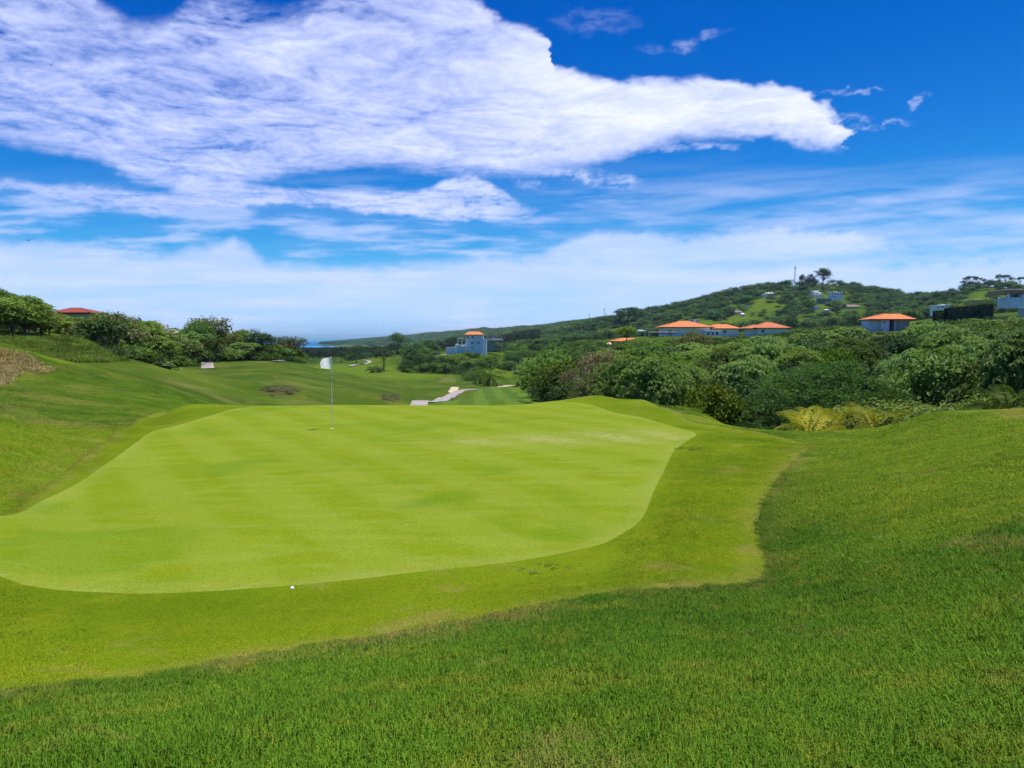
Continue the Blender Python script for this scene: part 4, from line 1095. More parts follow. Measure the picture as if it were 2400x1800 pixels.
# middle distance
single(P_open[0], 933, 776, 500, 'tall tree with open crown on the ridge by the sea', 'tree', width=.95, lmat=L_green)
single(P_open[1], 836, 812, 430, 'broad dark tree on the far fairway', 'tree', width=1.25)
single(P_open[2], 800, 820, 455, 'dark tree left of the broad fairway tree', 'tree', width=1.1)
single(P_open[1], 898, 812, 390, 'forked tree above the small palms', 'tree', width=1.25, rz=2.0)
single(P_open[0], 985, 822, 372, 'pale-trunked tree with sparse crown beside the far green', 'tree', width=.9, rz=4.0)
single(P_open[2], 962, 808, 400, 'dark tree left of the pale track', 'tree', width=1.1, rz=1.2)
single(P_mid[1], 1004, 795, 480, 'dark round tree behind the pale track', 'tree', width=1.0, lmat=L_dark)
single(P_open[1], 1062, 786, 478, 'spreading dark tree left of the white villa', 'tree', width=1.35, rz=.5)
for px, d, top, lab, pl in ((872, 345, 857, 'squat palm with drooping dead fronds, left of a pair', P_bpalm[0]), (890, 343, 855, 'squat palm with drooping dead fronds, right of a pair', P_bpalm[1]),
                            (958, 345, 862, 'bushy palm right of the far green', P_bpalm[0]), (1144, 250, 858, 'full coconut palm beyond the fairway', P_bpalm[1]), (1126, 268, 862, 'second palm half behind the coconut palm', P_bpalm[0]),
                            (742, 330, 862, 'small palm in the dip behind the flag', P_palm[1]), (760, 332, 862, 'small palm by the thin far path', P_palm[0])):
    single(pl, px, top, d, lab, 'palm_tree', 'palm', 1.15, parts=('fronds', 'trunk'))
single(P_tpalm, 1044, 836, 330, 'tall slim palm on the far fairway', 'palm_tree', 'palm', .9, parts=('fronds', 'trunk'))
single(P_tpalm, 933, 848, 338, 'slim palm with thin trunk beside the far green', 'palm_tree', 'palm', .9, rz=2, parts=('fronds', 'trunk'))
# left bank
single(P_brd[1], 600, 768, 190, 'dense dark solitary tree on the left bank', 'tree', width=1.35)
single(P_bro[0], 676, 786, 205, 'round green tree nearest the sea on the left bank', 'tree', width=1.35, lmat=L_olive)
single(P_bro[1], 648, 805, 198, 'low tree between the dark tree and the round green tree', 'tree', width=1.2, lmat=L_yellow)
single(P_ros[0], 560, 770, 200, 'sparse grey-green tree beside the dark tree', 'tree', width=.9)
single(P_open[2], 505, 737, 185, 'tall open-crowned tree on top of the left bank', 'tree', width=.95, lmat=L_olive)
single(P_open[0], 478, 738, 190, 'tall tree with brownish crown among the left bank trees', 'tree', width=.85, lmat=L_green)
single(P_brd[0], 462, 752, 178, 'rounded bright green tree below the tall open trees', 'tree', width=1.2, lmat=L_green)
single(P_bro[0], 30, 696, 98, 'big yellow-green tree at the left edge', 'tree', width=1.2, lmat=L_yellow)
single(P_ros[1], 70, 690, 106, 'large-leaved tree behind the left edge tree', 'tree', width=1.25)
single(P_ros[2], 22, 675, 112, 'thin umbrella-leaved tree rising above the left edge trees', 'tree', width=.7)
single(P_palm[0], 505, 790, 172, 'coconut palm leaning out of the left bank', 'palm_tree', 'palm', 1.3, parts=('fronds', 'trunk'))
single(P_palm[1], 425, 765, 180, 'palm in front of the pale wall on the left bank', 'palm_tree', 'palm', 1.2, parts=('fronds', 'trunk'))
# trees standing on the sky line of the hills
for px, d, top, k, w, lab in ((1925, 980, 626, 0, .95, 'big round-topped tree on the hilltop'), (1895, 985, 640, 1, .7, 'smaller tree between the mast and the big hilltop tree'), (1876, 985, 642, 2, .55, 'thin tree right beside the hilltop mast'),
                              (1454, 900, 722, 1, .8, 'leftmost of the flat-topped trees on the lower ridge'), (1472, 905, 719, 0, .95, 'second of the flat-topped trees on the lower ridge'), (1488, 900, 718, 2, .9, 'third of the flat-topped trees on the lower ridge'), (1502, 905, 728, 1, .7, 'rightmost and lowest of the flat-topped trees on the lower ridge'),
                              (2252, 880, 656, 2, .55, 'small tree at the start of the right ridge row'), (2268, 880, 646, 0, .75, 'round flat-topped tree on the right ridge'), (2287, 880, 647, 1, .65, 'windswept tree right of the round ridge tree'), (2301, 880, 652, 2, .45, 'narrow leafy tree at the end of the ridge row'),
                              (2335, 880, 641, 2, .55, 'tall bare-stemmed tree on the far right ridge'), (2350, 880, 643, 0, .6, 'leaning tree in the far right ridge row'), (2364, 880, 647, 1, .55, 'low spreading tree in the far right ridge row'), (2385, 880, 648, 0, .5, 'thin tree near the right end of the ridge'), (2399, 880, 645, 2, .5, 'last tree of the ridge, at the picture edge')):
    single(P_top[k % 2] if 1870 < px < 1950 else P_umb[k], px, top, d, lab, 'ridge_tree', 'tree', w, 'trees along the sky line')

# ------------------------------------------------------------------ the wooded slope on the right, the left bank, the villa slope
def scatter(zone_fn, n_try, spacing, rs, dmin, dmax, pxr):
    """random feet, nearest first, kept apart"""
    out = []
    d = np.sqrt(rs.uniform(dmin**2, dmax**2, n_try)); px = rs.uniform(pxr[0], pxr[1], n_try)
    for a, b in zip(px, d):
        if not zone_fn(a, b): continue
        x = (a - 1200)/FPX*b; sp = spacing(b)
        if all((x - u)**2 + (b - v)**2 > (sp*.5 + w*.35)**2 for u, v, w in out):
            out.append((x, b, sp))
    return out
TOPR = np.array([(1150, 850), (1225, 822), (1260, 806), (1330, 802), (1400, 806), (1470, 800), (1510, 806), (1545, 800), (1600, 796), (1650, 790), (1700, 792), (1760, 788), (1850, 776), (1900, 766), (1980, 757), (2030, 772), (2110, 772), (2150, 752), (2200, 748), (2300, 744), (2400, 738), (2600, 730)], float)
rs = np.random.default_rng(33)
def right_zone(px, d):
    lo = np.interp(px, [1240, 1300, 1340, 1400, 1500, 1600, 1700, 1800, 2000, 2150, 2300, 2500], [190, 115, 92, 78, 58, 46, 44, 58, 60, 44, 36, 34])
    hi = np.interp(px, [1240, 1400, 1480, 1520, 1700, 1850, 2030, 2040, 2140, 2150, 2500], [330, 330, 300, 285, 285, 290, 260, 228, 228, 270, 270])
    return lo < d < hi and px > 1262
for i, (x, d, sp) in enumerate(scatter(right_zone, 5200, lambda b: np.interp(b, [40, 110, 300], [4.6, 7.4, 12.0]), rs, 34, 330, (1240, 2500))):
    px = 1200 + x/d*FPX
    g = np.array([x, d, float(H(x, d))])
    near = d < 120
    hmax = float(at(px, np.interp(px, TOPR[:, 0], TOPR[:, 1]) + rs.uniform(0, 14), d)[2] - g[2])
    h = min(rs.uniform(5.6, 9.6)*np.interp(d, [40, 200], [.9, 1.15]), hmax)
    if h < 2.0: continue
    u = rs.random()
    dusty = px > 1560
    if near:
        if u < (.50 if dusty else .26): pl, mt = P_ros[rs.integers(3)], None
        elif u < .76: pl, mt = P_bro[rs.integers(3)], (L_green if rs.random() < .6 else L_yellow)
        elif u < .94: pl, mt = P_brd[rs.integers(2)], None
        else: pl, mt = P_bro[rs.integers(3)], L_dusty
    else:
        if u < (.5 if dusty else .2): pl, mt = P_mdr[rs.integers(2)], None
        elif u < .74: pl, mt = P_mid[rs.integers(3)], L_green
        elif u < .88: pl, mt = P_mid[rs.integers(3)], L_yellow
        else: pl, mt = P_mid[rs.integers(3)], L_dark
    kind = 'large-leaved dusty green tree' if pl in P_ros or pl in P_mdr else {None: 'dark green tree', L_green.name: 'leafy green tree', L_yellow.name: 'yellow-green tree', L_dark.name: 'dark green tree', L_dusty.name: 'grey-green tree'}[mt.name if mt else None]
    zn = ((1330, 'beside the far end of the fairway'), (1425, 'around the brown vine-hung trees'), (1520, 'below the long pergola'), (1690, 'below the orange-roofed bungalow'), (1860, 'below the twin red-tiled roofs'), (2030, 'behind the wide feathery tree'), (2145, 'below the orange-roofed house in the slope'), (2330, 'below the long clipped hedge'), (9999, 'below the modern house at the right edge'))
    where = ('low in the wood ' if d < 85 else 'midway up the wood ' if d < 160 else 'high in the wood ') + next(t_ for lim, t_ in zn if px < lim)
    place(pl, g, h, rs.uniform(0, 6.28), kind + ' ' + where, 'tree', 'trees of the wooded right slope', 'woodland_tree', np.clip(sp/5.2*7.0/h*.80, .75, 1.6), mt)

TOPL = np.array([(-200, 690), (0, 700), (60, 700), (110, 722), (135, 740), (215, 742), (250, 728), (290, 722), (330, 742), (385, 745), (400, 755), (440, 758), (540, 765), (560, 790), (640, 800), (680, 805), (710, 830)], float)
def left_zone(px, d):
    lo = np.interp(px, [-200, 60, 130, 200, 260, 330, 420, 450, 560, 700], [96, 98, 112, 116, 106, 122, 146, 172, 180, 200])
    return lo < d < np.interp(px, [-200, 300, 700], [175, 200, 230])
rs = np.random.default_rng(35)
for i, (x, d, sp) in enumerate(scatter(left_zone, 2600, lambda b: np.interp(b, [90, 220], [5.0, 8.0]), rs, 90, 235, (-180, 700))):
    px = 1200 + x/d*FPX
    g = np.array([x, d, float(H(x, d))])
    hmax = float(at(px, np.interp(px, TOPL[:, 0], TOPL[:, 1]) + rs.uniform(0, 12), d)[2] - g[2])
    h = min(rs.uniform(4.6, 7.5), hmax)
    if h < 1.4: continue
    u = rs.random()
    if u < .34: pl, mt, kn = P_mid[rs.integers(3)], L_olive, 'olive green tree'
    elif u < .60: pl, mt, kn = P_mid[rs.integers(3)], L_green, 'leafy green tree'
    elif u < .78: pl, mt, kn = P_mdr[rs.integers(2)], None, 'large-leaved tree'
    elif u < .88: pl, mt, kn = P_mid[rs.integers(3)], L_yellow, 'yellow-green tree'
    else: pl, mt, kn = P_mid[rs.integers(3)], L_dark, 'dark green tree'
    zn = ((40, 'at the left edge'), (120, 'behind the tall grass bank'), (225, 'in front of the red-roofed house'), (320, 'right of the red-roofed house'), (400, 'left of the cream house'), (480, 'around the cream house'), (560, 'below the tall open-crowned trees'), (999, 'beside the dense dark tree'))
    where = ('front of' if d < np.interp(px, [-200, 60, 130, 200, 260, 330, 420, 450, 560, 700], [96, 98, 112, 116, 106, 122, 150, 205, 190, 205]) + 22 else 'back of') + ' the left thicket ' + next(t_ for lim, t_ in zn if px < lim)
    place(pl, g, h, rs.uniform(0, 6.28), kn + ' in ' + where, 'tree', 'trees of the left bank thicket', 'thicket_tree', np.clip(sp/5.0*7.0/h*.85, .8, 1.8), mt)

rs = np.random.default_rng(37)
def villa_zone(px, d):
    top = px > 1215 or not (430 < d < 480)
    lo = np.interp(px, [940, 1000, 1040, 1110, 1170, 1215, 1300, 1420], [372, 380, 366, 352, 400, 410, 330, 335])
    return lo < d < 560 and not (1025 < px < 1190 and 418 < d < 500)
TOPV = np.array([(900, 815), (1000, 812), (1030, 826), (1045, 832), (1085, 832), (1100, 824), (1130, 812), (1150, 806), (1200, 800), (1300, 800), (1420, 790)], float)
for i, (x, d, sp) in enumerate(scatter(villa_zone, 1500, lambda b: 9.5, rs, 345, 560, (945, 1420))):
    px = 1200 + x/d*FPX
    g = np.array([x, d, float(H(x, d))])
    hmax = float(at(px, np.interp(px, TOPV[:, 0], TOPV[:, 1]) + rs.uniform(0, 6), d)[2] - g[2])
    h = min(rs.uniform(4.0, 8.0), hmax)
    if h < 1.5: continue
    u = rs.random()
    mt, kn = ((L_green, 'leafy green tree') if u < .5 else (L_dark, 'dark green tree') if u < .78 else (L_yellow, 'yellow-green tree'))
    place(P_mid[rs.integers(3)], g, h, rs.uniform(0, 6.28), kn + (' on the slope before' if d < 430 else ' on the ridge level with' if d < 490 else ' far behind') + ' the white villa' + next(t_ for lim, t_ in ((985, ', by the ridge tree'), (1045, ', by the pale track'), (1130, ', below its terrace side'), (1190, ', beside the concrete building'), (1235, ', above the far tee'), (1285, ', right of the far tee'), (1335, ', toward the brown trees'), (1385, ', behind the brown trees'), (9999, ', toward the low orange roof')) if px < lim), 'tree', 'trees of the villa slope', 'slope_tree', np.clip(7.0/h, .8, 1.8), mt)

# ------------------------------------------------------------------ masses nobody could count
def tilt_for(x, y, rot):
    e = .12
    nx_ = -(H(x+e, y) - H(x-e, y))/(2*e); ny_ = -(H(x, y+e) - H(x, y-e))/(2*e)
    L = np.sqrt(nx_**2 + ny_**2 + 1); nx_, ny_, nz_ = nx_/L, ny_/L, 1/L
    c, s_ = np.cos(rot), np.sin(rot)
    a, b = nx_*c + ny_*s_, -nx_*s_ + ny_*c
    return np.column_stack([-np.arcsin(b), np.arctan2(a, nz_)])
def instancer(name, P, variants, scale, rot, label, extra=None, kind='stuff', tilt=None, idx=None, parent=None):
    """points that carry copies of a few small meshes"""
    me = bpy.data.meshes.new(name)
    me.from_pydata(np.asarray(P).tolist(), [], [])
    attr(me, 'scl', scale, 'FLOAT_VECTOR')
    r = np.zeros((len(P), 3)); r[:, 2] = rot
    if tilt is not None: r[:, :2] = tilt
    attr(me, 'rot', r, 'FLOAT_VECTOR')
    attr(me, 'kind_index', idx if idx is not None else rng.integers(0, len(variants), len(P)), 'INT')
    for k, v in (extra or {}).items(): attr(me, k, v)
    o = link(bpy.data.objects.new(name, me), parent)
    c = bpy.data.collections.new(name + ' kinds')
    for i, vme in enumerate(variants):
        c.objects.link(bpy.data.objects.new('%s_kind_%02d' % (name, i), vme))
    ng = bpy.data.node_groups.new(name + ' spread', 'GeometryNodeTree')
    ng.interface.new_socket('Geometry', in_out='INPUT', socket_type='NodeSocketGeometry')
    ng.interface.new_socket('Geometry', in_out='OUTPUT', socket_type='NodeSocketGeometry')
    nd, lk = ng.nodes, ng.links
    gi, go = nd.new('NodeGroupInput'), nd.new('NodeGroupOutput')
    ci = nd.new('GeometryNodeCollectionInfo'); ci.inputs[0].default_value = c
    ci.inputs['Separate Children'].default_value = True; ci.inputs['Reset Children'].default_value = True
    ip = nd.new('GeometryNodeInstanceOnPoints'); ip.inputs['Pick Instance'].default_value = True
    def named(k, t):
        a = nd.new('GeometryNodeInputNamedAttribute'); a.data_type = t; a.inputs[0].default_value = k
        return a.outputs[0]
    lk.new(gi.outputs[0], ip.inputs['Points']); lk.new(ci.outputs[0], ip.inputs['Instance'])
    lk.new(named('kind_index', 'INT'), ip.inputs['Instance Index'])
    e2r = nd.new('FunctionNodeEulerToRotation'); lk.new(named('rot', 'FLOAT_VECTOR'), e2r.inputs[0])
    lk.new(e2r.outputs[0], ip.inputs['Rotation'])
    lk.new(named('scl', 'FLOAT_VECTOR'), ip.inputs['Scale'])
    lk.new(ip.outputs[0], go.inputs[0])
    md = o.modifiers.new('spread', 'NODES'); md.node_group = ng
    if label: tag(o, label, kind=kind)
    return o

# forest on the hills
rs = np.random.default_rng(41)
n = 60000
a = rs.uniform(R(-12), R(36), n); d = np.sqrt(rs.uniform(470**2, 1250**2, n))
x = np.tan(a)*d; y = d
dens = sstep(fbm(x/60.0, y/60.0, 3, 77), 0.26, 0.00)                     # the same patches that carry pasture stay open
ppx2, ppy2 = project(x, y, H(x, y) + 4)
past = poly_sdf(ppx2, ppy2, [(1810, 690), (1850, 662), (1900, 664), (1985, 676), (2045, 692), (1960, 706), (1870, 702)])
past2 = poly_sdf(ppx2, ppy2, [(1690, 742), (1760, 715), (1830, 716), (1880, 722), (1800, 745), (1740, 756)])
dens = np.where((past > 0) | (past2 > 0), 0.06, np.clip(dens, 0.10, 1))
k = (rs.random(n) < dens*0.16*np.interp(d, [470, 1250], [1.0, .8])) & (H(x, y) > 4) & ~((ppx2 > 1020) & (ppx2 < 1200) & (d < 520))
for b0, b1, b2, b3 in ((1782, 1820, 682, 697), (1888, 1934, 678, 698), (1944, 1978, 681, 704), (1907, 1924, 715, 725), (1933, 1950, 722, 731), (1971, 2020, 709, 723), (1718, 1746, 725, 738), (1747, 1759, 714, 723), (1542, 1570, 733, 742), (1906, 1944, 698, 706)):
    k &= ~((ppx2 > b0 - 3) & (ppx2 < b1 + 3) & (ppy2 > b2 - 2) & (ppy2 < b3 + 7))
x, y, d = x[k], y[k], d[k]
hs = rs.uniform(.55, 1.15, len(x))*np.interp(ppx2[k], [1300, 1750], [.8, 1.0])
instancer('forest', np.column_stack([x, y, H(x, y) - .6]), [p.crown for p in P_far], np.column_stack([hs*1.1, hs*1.1, hs]), rs.uniform(0, 6.28, len(x)), 'green forest covering the hillside')
# the distant headland
n = 16000
t = rs.uniform(0, 1, n); seg = 13 + t*(len(RW) - 14.001); i0 = seg.astype(int); f = seg - i0
c = RW[i0, :2]*(1 - f)[:, None] + RW[i0+1, :2]*f[:, None]
x = c[:, 0] + rs.normal(0, 150, n); y = c[:, 1] + rs.normal(0, 170, n)
k = H(x, y) > 1.5
x, y = x[k], y[k]
hs = rs.uniform(.8, 1.5, len(x))*np.interp(y, [1200, 4000], [1.1, 2.2])
instancer('headland_forest', np.column_stack([x, y, H(x, y) - 1]), [p.crown for p in P_far], np.column_stack([hs*1.3, hs*1.3, hs*.8]), rs.uniform(0, 6.28, len(x)), 'hazy wooded headland running out to sea')
# coastal needle trees
P_casu = [broadleaf('casu%d' % i, 250 + i, 13.0, 3.0, 1.0, 420, L_casu, lobes=7, flat=1.3, low=.1, up=.3, inner=.1, aspect=.4) for i in range(3)]
n = 9000
a = rs.uniform(R(-26), R(2), n); d = np.sqrt(rs.uniform(620**2, 1430**2, n))
x = np.tan(a)*d; y = d
k = (rs.random(n) < .42) & (H(x, y) > 1.0)
x, y = x[k], y[k]
hs = rs.uniform(.85, 1.2, len(x))
instancer('coastal_forest', np.column_stack([x, y, H(x, y) - .5]), [p.crown for p in P_casu], np.column_stack([hs, hs, hs*.95]), rs.uniform(0, 6.28, len(x)), 'dark belt of needle trees along the shore')
# undergrowth beneath and beside the woods
def under(name, zone_fn, n, dr, pxr, variants, sc, label, seed):
    rs = np.random.default_rng(seed)
    d = np.sqrt(rs.uniform(dr[0]**2, dr[1]**2, n)); px = rs.uniform(*pxr, n)
    k = np.array([zone_fn(a, b) for a, b in zip(px, d)])
    px, d = px[k], d[k]; x = (px - 1200)/FPX*d
    s = rs.uniform(sc[0], sc[1], len(x))*np.interp(d, [40, 120, 200, 400], [.8, 1.2, 1.2, 1.4])
    top = np.interp(px, TOPR[:, 0], TOPR[:, 1]) if pxr[1] > 2000 else 800.0
    room = (EYE + (797 - top)/FPX*d) - H(x, d)
    s = np.minimum(s, np.maximum(room/2.2, .25))
    return instancer(name, np.column_stack([x, d, H(x, d) - .1]), variants, np.column_stack([s*1.2, s*1.2, s*rs.uniform(.7, 1.2, len(x))]), rs.uniform(0, 6.28, len(x)), label)
shr_dark = [shrub('ushrub%d' % i, 260 + i, 2.6, 1.8, .34, 420, m_) for i, m_ in enumerate((L_green, L_dark, L_dusty))]
shr_deep = [shrub('dshrub%d' % i, 265 + i, 2.6, 1.8, .34, 420, L_dark) for i in range(2)]  # dark leaves throughout, so the shaded gaps in the wood look deep
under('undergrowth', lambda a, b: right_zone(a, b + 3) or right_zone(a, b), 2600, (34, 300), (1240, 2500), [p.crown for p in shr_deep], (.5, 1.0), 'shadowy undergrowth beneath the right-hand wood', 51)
under('bank_undergrowth', lambda a, b: left_zone(a, b + 5), 1500, (88, 230), (-200, 700), [p.crown for p in shr_dark], (.6, 1.1), 'low scrub along the foot of the left bank', 52)
under('slope_scrub', lambda a, b: villa_zone(a, b) or (1090 < a < 1420 and 300 < b < 420 and not (1135 < a < 1290)), 2600, (300, 560), (945, 1420), [p.crown for p in shr_dark], (.45, .9), 'low green scrub on the slope under the villa', 53)

# ------------------------------------------------------------------ grass blades
def blade_patch(name, seed, n, rad, lmin, lmax, wid, mat, lean=0.5, sq=True):
    rs = np.random.default_rng(seed)
    if sq: c = rs.uniform(-rad, rad, (n, 2))
    else: c = rs.normal(0, rad*.5, (n, 2))
    L = rs.uniform(lmin, lmax, n); W = wid*rs.uniform(.7, 1.3, n)
    a = rs.uniform(0, 2*np.pi, n); ln = np.minimum(rs.uniform(.1, lean, n), .97)*L; b = a + rs.normal(0, .6, n)
    sx, sy = np.cos(a + np.pi/2)*W*.5, np.sin(a + np.pi/2)*W*.5
    ox, oy = np.cos(b), np.sin(b)
    z0 = np.full(n, -.01)
    v = np.stack([np.stack([c[:, 0]-sx, c[:, 1]-sy, z0], 1), np.stack([c[:, 0]+sx, c[:, 1]+sy, z0], 1),
                  np.stack([c[:, 0]+ox*ln*.35+sx*.8, c[:, 1]+oy*ln*.35+sy*.8, L*.55], 1), np.stack([c[:, 0]+ox*ln*.35-sx*.8, c[:, 1]+oy*ln*.35-sy*.8, L*.55], 1),
                  np.stack([c[:, 0]+ox*ln, c[:, 1]+oy*ln, L*np.sqrt(np.clip(1-(ln/L)**2*.85, .12, 1))], 1)], 1).reshape(-1, 3)
    i = np.arange(n)*5
    F = [tuple(r) for r in np.stack([i, i+1, i+2, i+3], 1)] + [tuple(r) for r in np.stack([i+3, i+2, i+4], 1)]
    me = bpy.data.meshes.new(name)
    me.from_pydata(v.tolist(), [], F); me.materials.append(mat)
    val = rs.uniform(.62, 1.32, n); yel = np.clip(rs.normal(.0, .25, n), -.3, .8)
    dead = rs.random(n) < .035
    col = np.stack([val*(1+.5*yel), val*(1+.12*yel), val*(1-.2*yel)], 1)
    col[dead] = [2.2, 1.25, 1.6]
    col = np.column_stack([np.clip(col, .2, 3), np.ones(n)])
    attr(me, 'bl', np.repeat(col, 5, 0), 'FLOAT_COLOR')
    me.update()
    return me
def grid_val(arr, x, y):
    A2 = arr.reshape(ny, nx)
    i = np.clip(np.searchsorted(gx, x) - 1, 0, nx-2); j = np.clip(np.searchsorted(gy, y) - 1, 0, ny-2)
    fx_ = (x - gx[i])/(gx[i+1]-gx[i]); fy_ = (y - gy[j])/(gy[j+1]-gy[j])
    return (A2[j, i]*(1-fx_) + A2[j, i+1]*fx_)*(1-fy_) + (A2[j+1, i]*(1-fx_) + A2[j+1, i+1]*fx_)*fy_
def in_view(x, y, m=1.2):
    return np.abs(x) < (.667*y*m + 1.4)
def spread(rs, density, d0, d1):
    """points over the wedge in front of the camera"""
    w = .667*1.2*d1 + 1.4
    c_ = 1/math.sqrt(density)
    x, y = np.meshgrid(np.arange(-w, w, c_), np.arange(d0, d1, c_))
    x = x.ravel(); y = y.ravel()
    x = x + rs.uniform(-.6, .6, x.shape)*c_; y = y + rs.uniform(-.6, .6, y.shape)*c_
    k = in_view(x, y)
    return x[k], y[k]
rs = np.random.default_rng(61)
rough_pat = [blade_patch('rough patch %d' % i, 300 + i, 430, .17, .022, .056, .0036, M_roughb, 1.5) for i in range(6)]
GXs, GYs, GS = [], [], []
for dens_, d0, d1, s in ((34, 1.3, 5.5, 1.0), (24, 5.5, 9.0, 1.12), (13, 9.0, 15.0, 1.35), (6.5, 15.0, 25.0, 1.8), (2.2, 25.0, 60.0, 2.6)):
    x, y = spread(rs, dens_, d0, d1)
    k = poly_sdf(x, y, COLLAR[::2]) < -0.09*s
    GXs.append(x[k]); GYs.append(y[k]); GS.append(np.full(k.sum(), s))
ex, ey = spread(rs, 90, 3.5, 14.0)
k = np.abs(poly_sdf(ex, ey, COLLAR[::2]) + .08) < .08
GXs.append(ex[k]); GYs.append(ey[k]); GS.append(np.full(k.sum(), .45))
x, y, s = map(np.concatenate, (GXs, GYs, GS))
k = ~((y > 36) & (x > -3))
x, y, s = x[k], y[k], s[k]
lu = grid_val(LUSH, x, y); dr = grid_val(DRY, x, y); br = grid_val(BROWN, x, y)
cd = -poly_sdf(x, y, COLLAR[::2])
dr = np.maximum(dr, .85*sstep(cd, .9, .05)*sstep(fbm(x/1.1, y/1.1, 3, 63), -.25, .35)*sstep(x, 3.0, -1.0))
hgt = np.clip(1.0 + .45*fbm(x/1.4, y/1.4, 3, 64) - .35*dr, .62, 1.5)*(1 - .45*np.clip(lu, 0, 1))
zs = np.maximum(s, .8)*hgt*np.interp(y, [0, 9, 25], [1, .85, .6])
ro = rs.uniform(0, 6.28, len(x))
instancer('rough_grass', np.column_stack([x, y, H(x, y) + .006]), rough_pat, np.column_stack([s, s, zs]), ro, 'longer rough grass in the foreground and on the mounds', tilt=tilt_for(x, y, ro), extra={'lush': lu, 'dry': dr, 'brown': br})
# blades between collar and rough stay short and dry
col_pat = [blade_patch('collar patch %d' % i, 320 + i, 420, .17, .007, .015, .0026, M_collarb, 1.2) for i in range(5)]
x, y = spread(rs, 32, 4.0, 9.5); x2, y2 = spread(rs, 16, 9.5, 17.0); x3, y3 = spread(rs, 5, 17.0, 22.0)
s = np.concatenate([np.ones(len(x)), np.full(len(x2), 1.35), np.full(len(x3), 1.9)])
x = np.concatenate([x, x2, x3]); y = np.concatenate([y, y2, y3])
k = (poly_sdf(x, y, COLLAR[::2]) > .03) & (poly_sdf(x, y, GREEN[::2]) < -.16*s)
x, y, s = x[k], y[k], s[k]
ex, ey = spread(rs, 120, 4.0, 14.0)
k = (poly_sdf(ex, ey, COLLAR[::2]) > .03) & (np.abs(poly_sdf(ex, ey, GREEN[::2]) + .15) < .10)
x, y, s = np.concatenate([x, ex[k]]), np.concatenate([y, ey[k]]), np.concatenate([s, np.full(k.sum(), .38)])
cd = poly_sdf(x, y, COLLAR[::2])
dr = .7*sstep(cd, .4, .02)*np.clip(.6 + .9*fbm(x/1.2, y/1.2, 3, 61), 0, 1)
ro = rs.uniform(0, 6.28, len(x))
instancer('collar_grass', np.column_stack([x, y, H(x, y) + .004]), col_pat, np.column_stack([s, s, s]), ro, 'short mown grass of the collar', tilt=tilt_for(x, y, ro), extra={'lush': 0*x, 'dry': dr, 'brown': 0*x})
# broad-leaved weeds in the rough
def weed_mesh(name, seed):
    rs = np.random.default_rng(seed)
    n = 14
    a = rs.uniform(0, 6.28, n); r = rs.uniform(.01, .07, n)
    C = np.column_stack([np.cos(a)*r, np.sin(a)*r, rs.uniform(.02, .06, n)])
    V, F, t = leaves_mesh(C, np.array([0, 0, 1.]) + rs.normal(size=(n, 3))*.3, rs.uniform(.03, .06, n), rs, .6, along=np.column_stack([np.cos(a), np.sin(a), 0*a]))
    return make_mesh(name, V, F, L_yellow, t)
weeds = [weed_mesh('weed %d' % i, 340 + i) for i in range(3)]
x, y = spread(rs, 5.0, 2.2, 22.0)
k = (poly_sdf(x, y, COLLAR[::2]) < -0.1) & (fbm(x/2.0, y/2.0, 3, 66) > np.where(x > 3, .02, .28))
x, y = x[k], y[k]
for cpx, cpy, cr_, cn in ((1612, 1054, .28, 26), (1285, 1336, .30, 16), (1240, 1342, .2, 8)):
    hc = hit(cpx, cpy)
    an = rs.uniform(0, 6.28, cn); ra = np.sqrt(rs.random(cn))*cr_
    x = np.concatenate([x, hc[0] + np.cos(an)*ra]); y = np.concatenate([y, hc[1] + np.sin(an)*ra])
s = rs.uniform(.35, .8, len(x))*np.interp(y, [3, 20], [.7, 1.2])
instancer('weeds', np.column_stack([x, y, H(x, y)]), weeds, np.column_stack([s, s, s]), rs.uniform(0, 6.28, len(x)), 'small pale broad-leaved weeds dotted in the rough')
# straw on the left mound, tall grass on the bank behind it, heather on the far banks
straw = [blade_patch('straw %d' % i, 350 + i, 70, .5, .15, .45, .035, L_straw, 1.0) for i in range(2)]
tall = [blade_patch('tall grass %d' % i, 354 + i, 90, .7, .20, .55, .05, L_tallgrass, .9) for i in range(3)]
heath = [shrub('heather%d' % i, 358 + i, .9, .45, .16, 200, m_).crown for i, m_ in enumerate((L_olive, L_brown, L_green))]
for me in straw + tall: attr(me, 'tint', rng.random(len(me.vertices)//5).repeat(5))
def in_poly(poly, d0, d1, n, rs, pxr):
    px = rs.uniform(*pxr, n); d = np.sqrt(rs.uniform(d0*d0, d1*d1, n))
    x = (px - 1200)/FPX*d; z = H(x, d)
    a, b = project(x, d, z)
    k = poly_sdf(a, b, poly) > 0
    return x[k], d[k], z[k]
x, y, z = in_poly([(-300, 800), (0, 818), (60, 838), (108, 868), (85, 876), (40, 868), (0, 900), (-300, 950)], 34, 60, 2600, rs, (-150, 120))
instancer('dry_straw', np.column_stack([x, y, z]), straw, np.column_stack([np.ones(len(x))]*2 + [rs.uniform(.3, .8, len(x))]), rs.uniform(0, 6.28, len(x)), 'dry cut straw lying on the bare mound at the left edge')
x, y, z = in_poly([(-300, 790), (60, 797), (170, 795), (215, 812), (290, 842), (245, 850), (110, 850), (60, 846), (-300, 820)], 60, 112, 5200, rs, (-200, 300))
s = rs.uniform(.7, 1.3, len(x))
instancer('tall_grass', np.column_stack([x, y, z]), tall, np.column_stack([s, s, s*rs.uniform(.6, 1.2, len(x))]), rs.uniform(0, 6.28, len(x)), 'tall bright grass on the bank below the left trees')
xs, ys, zs_ = [], [], []
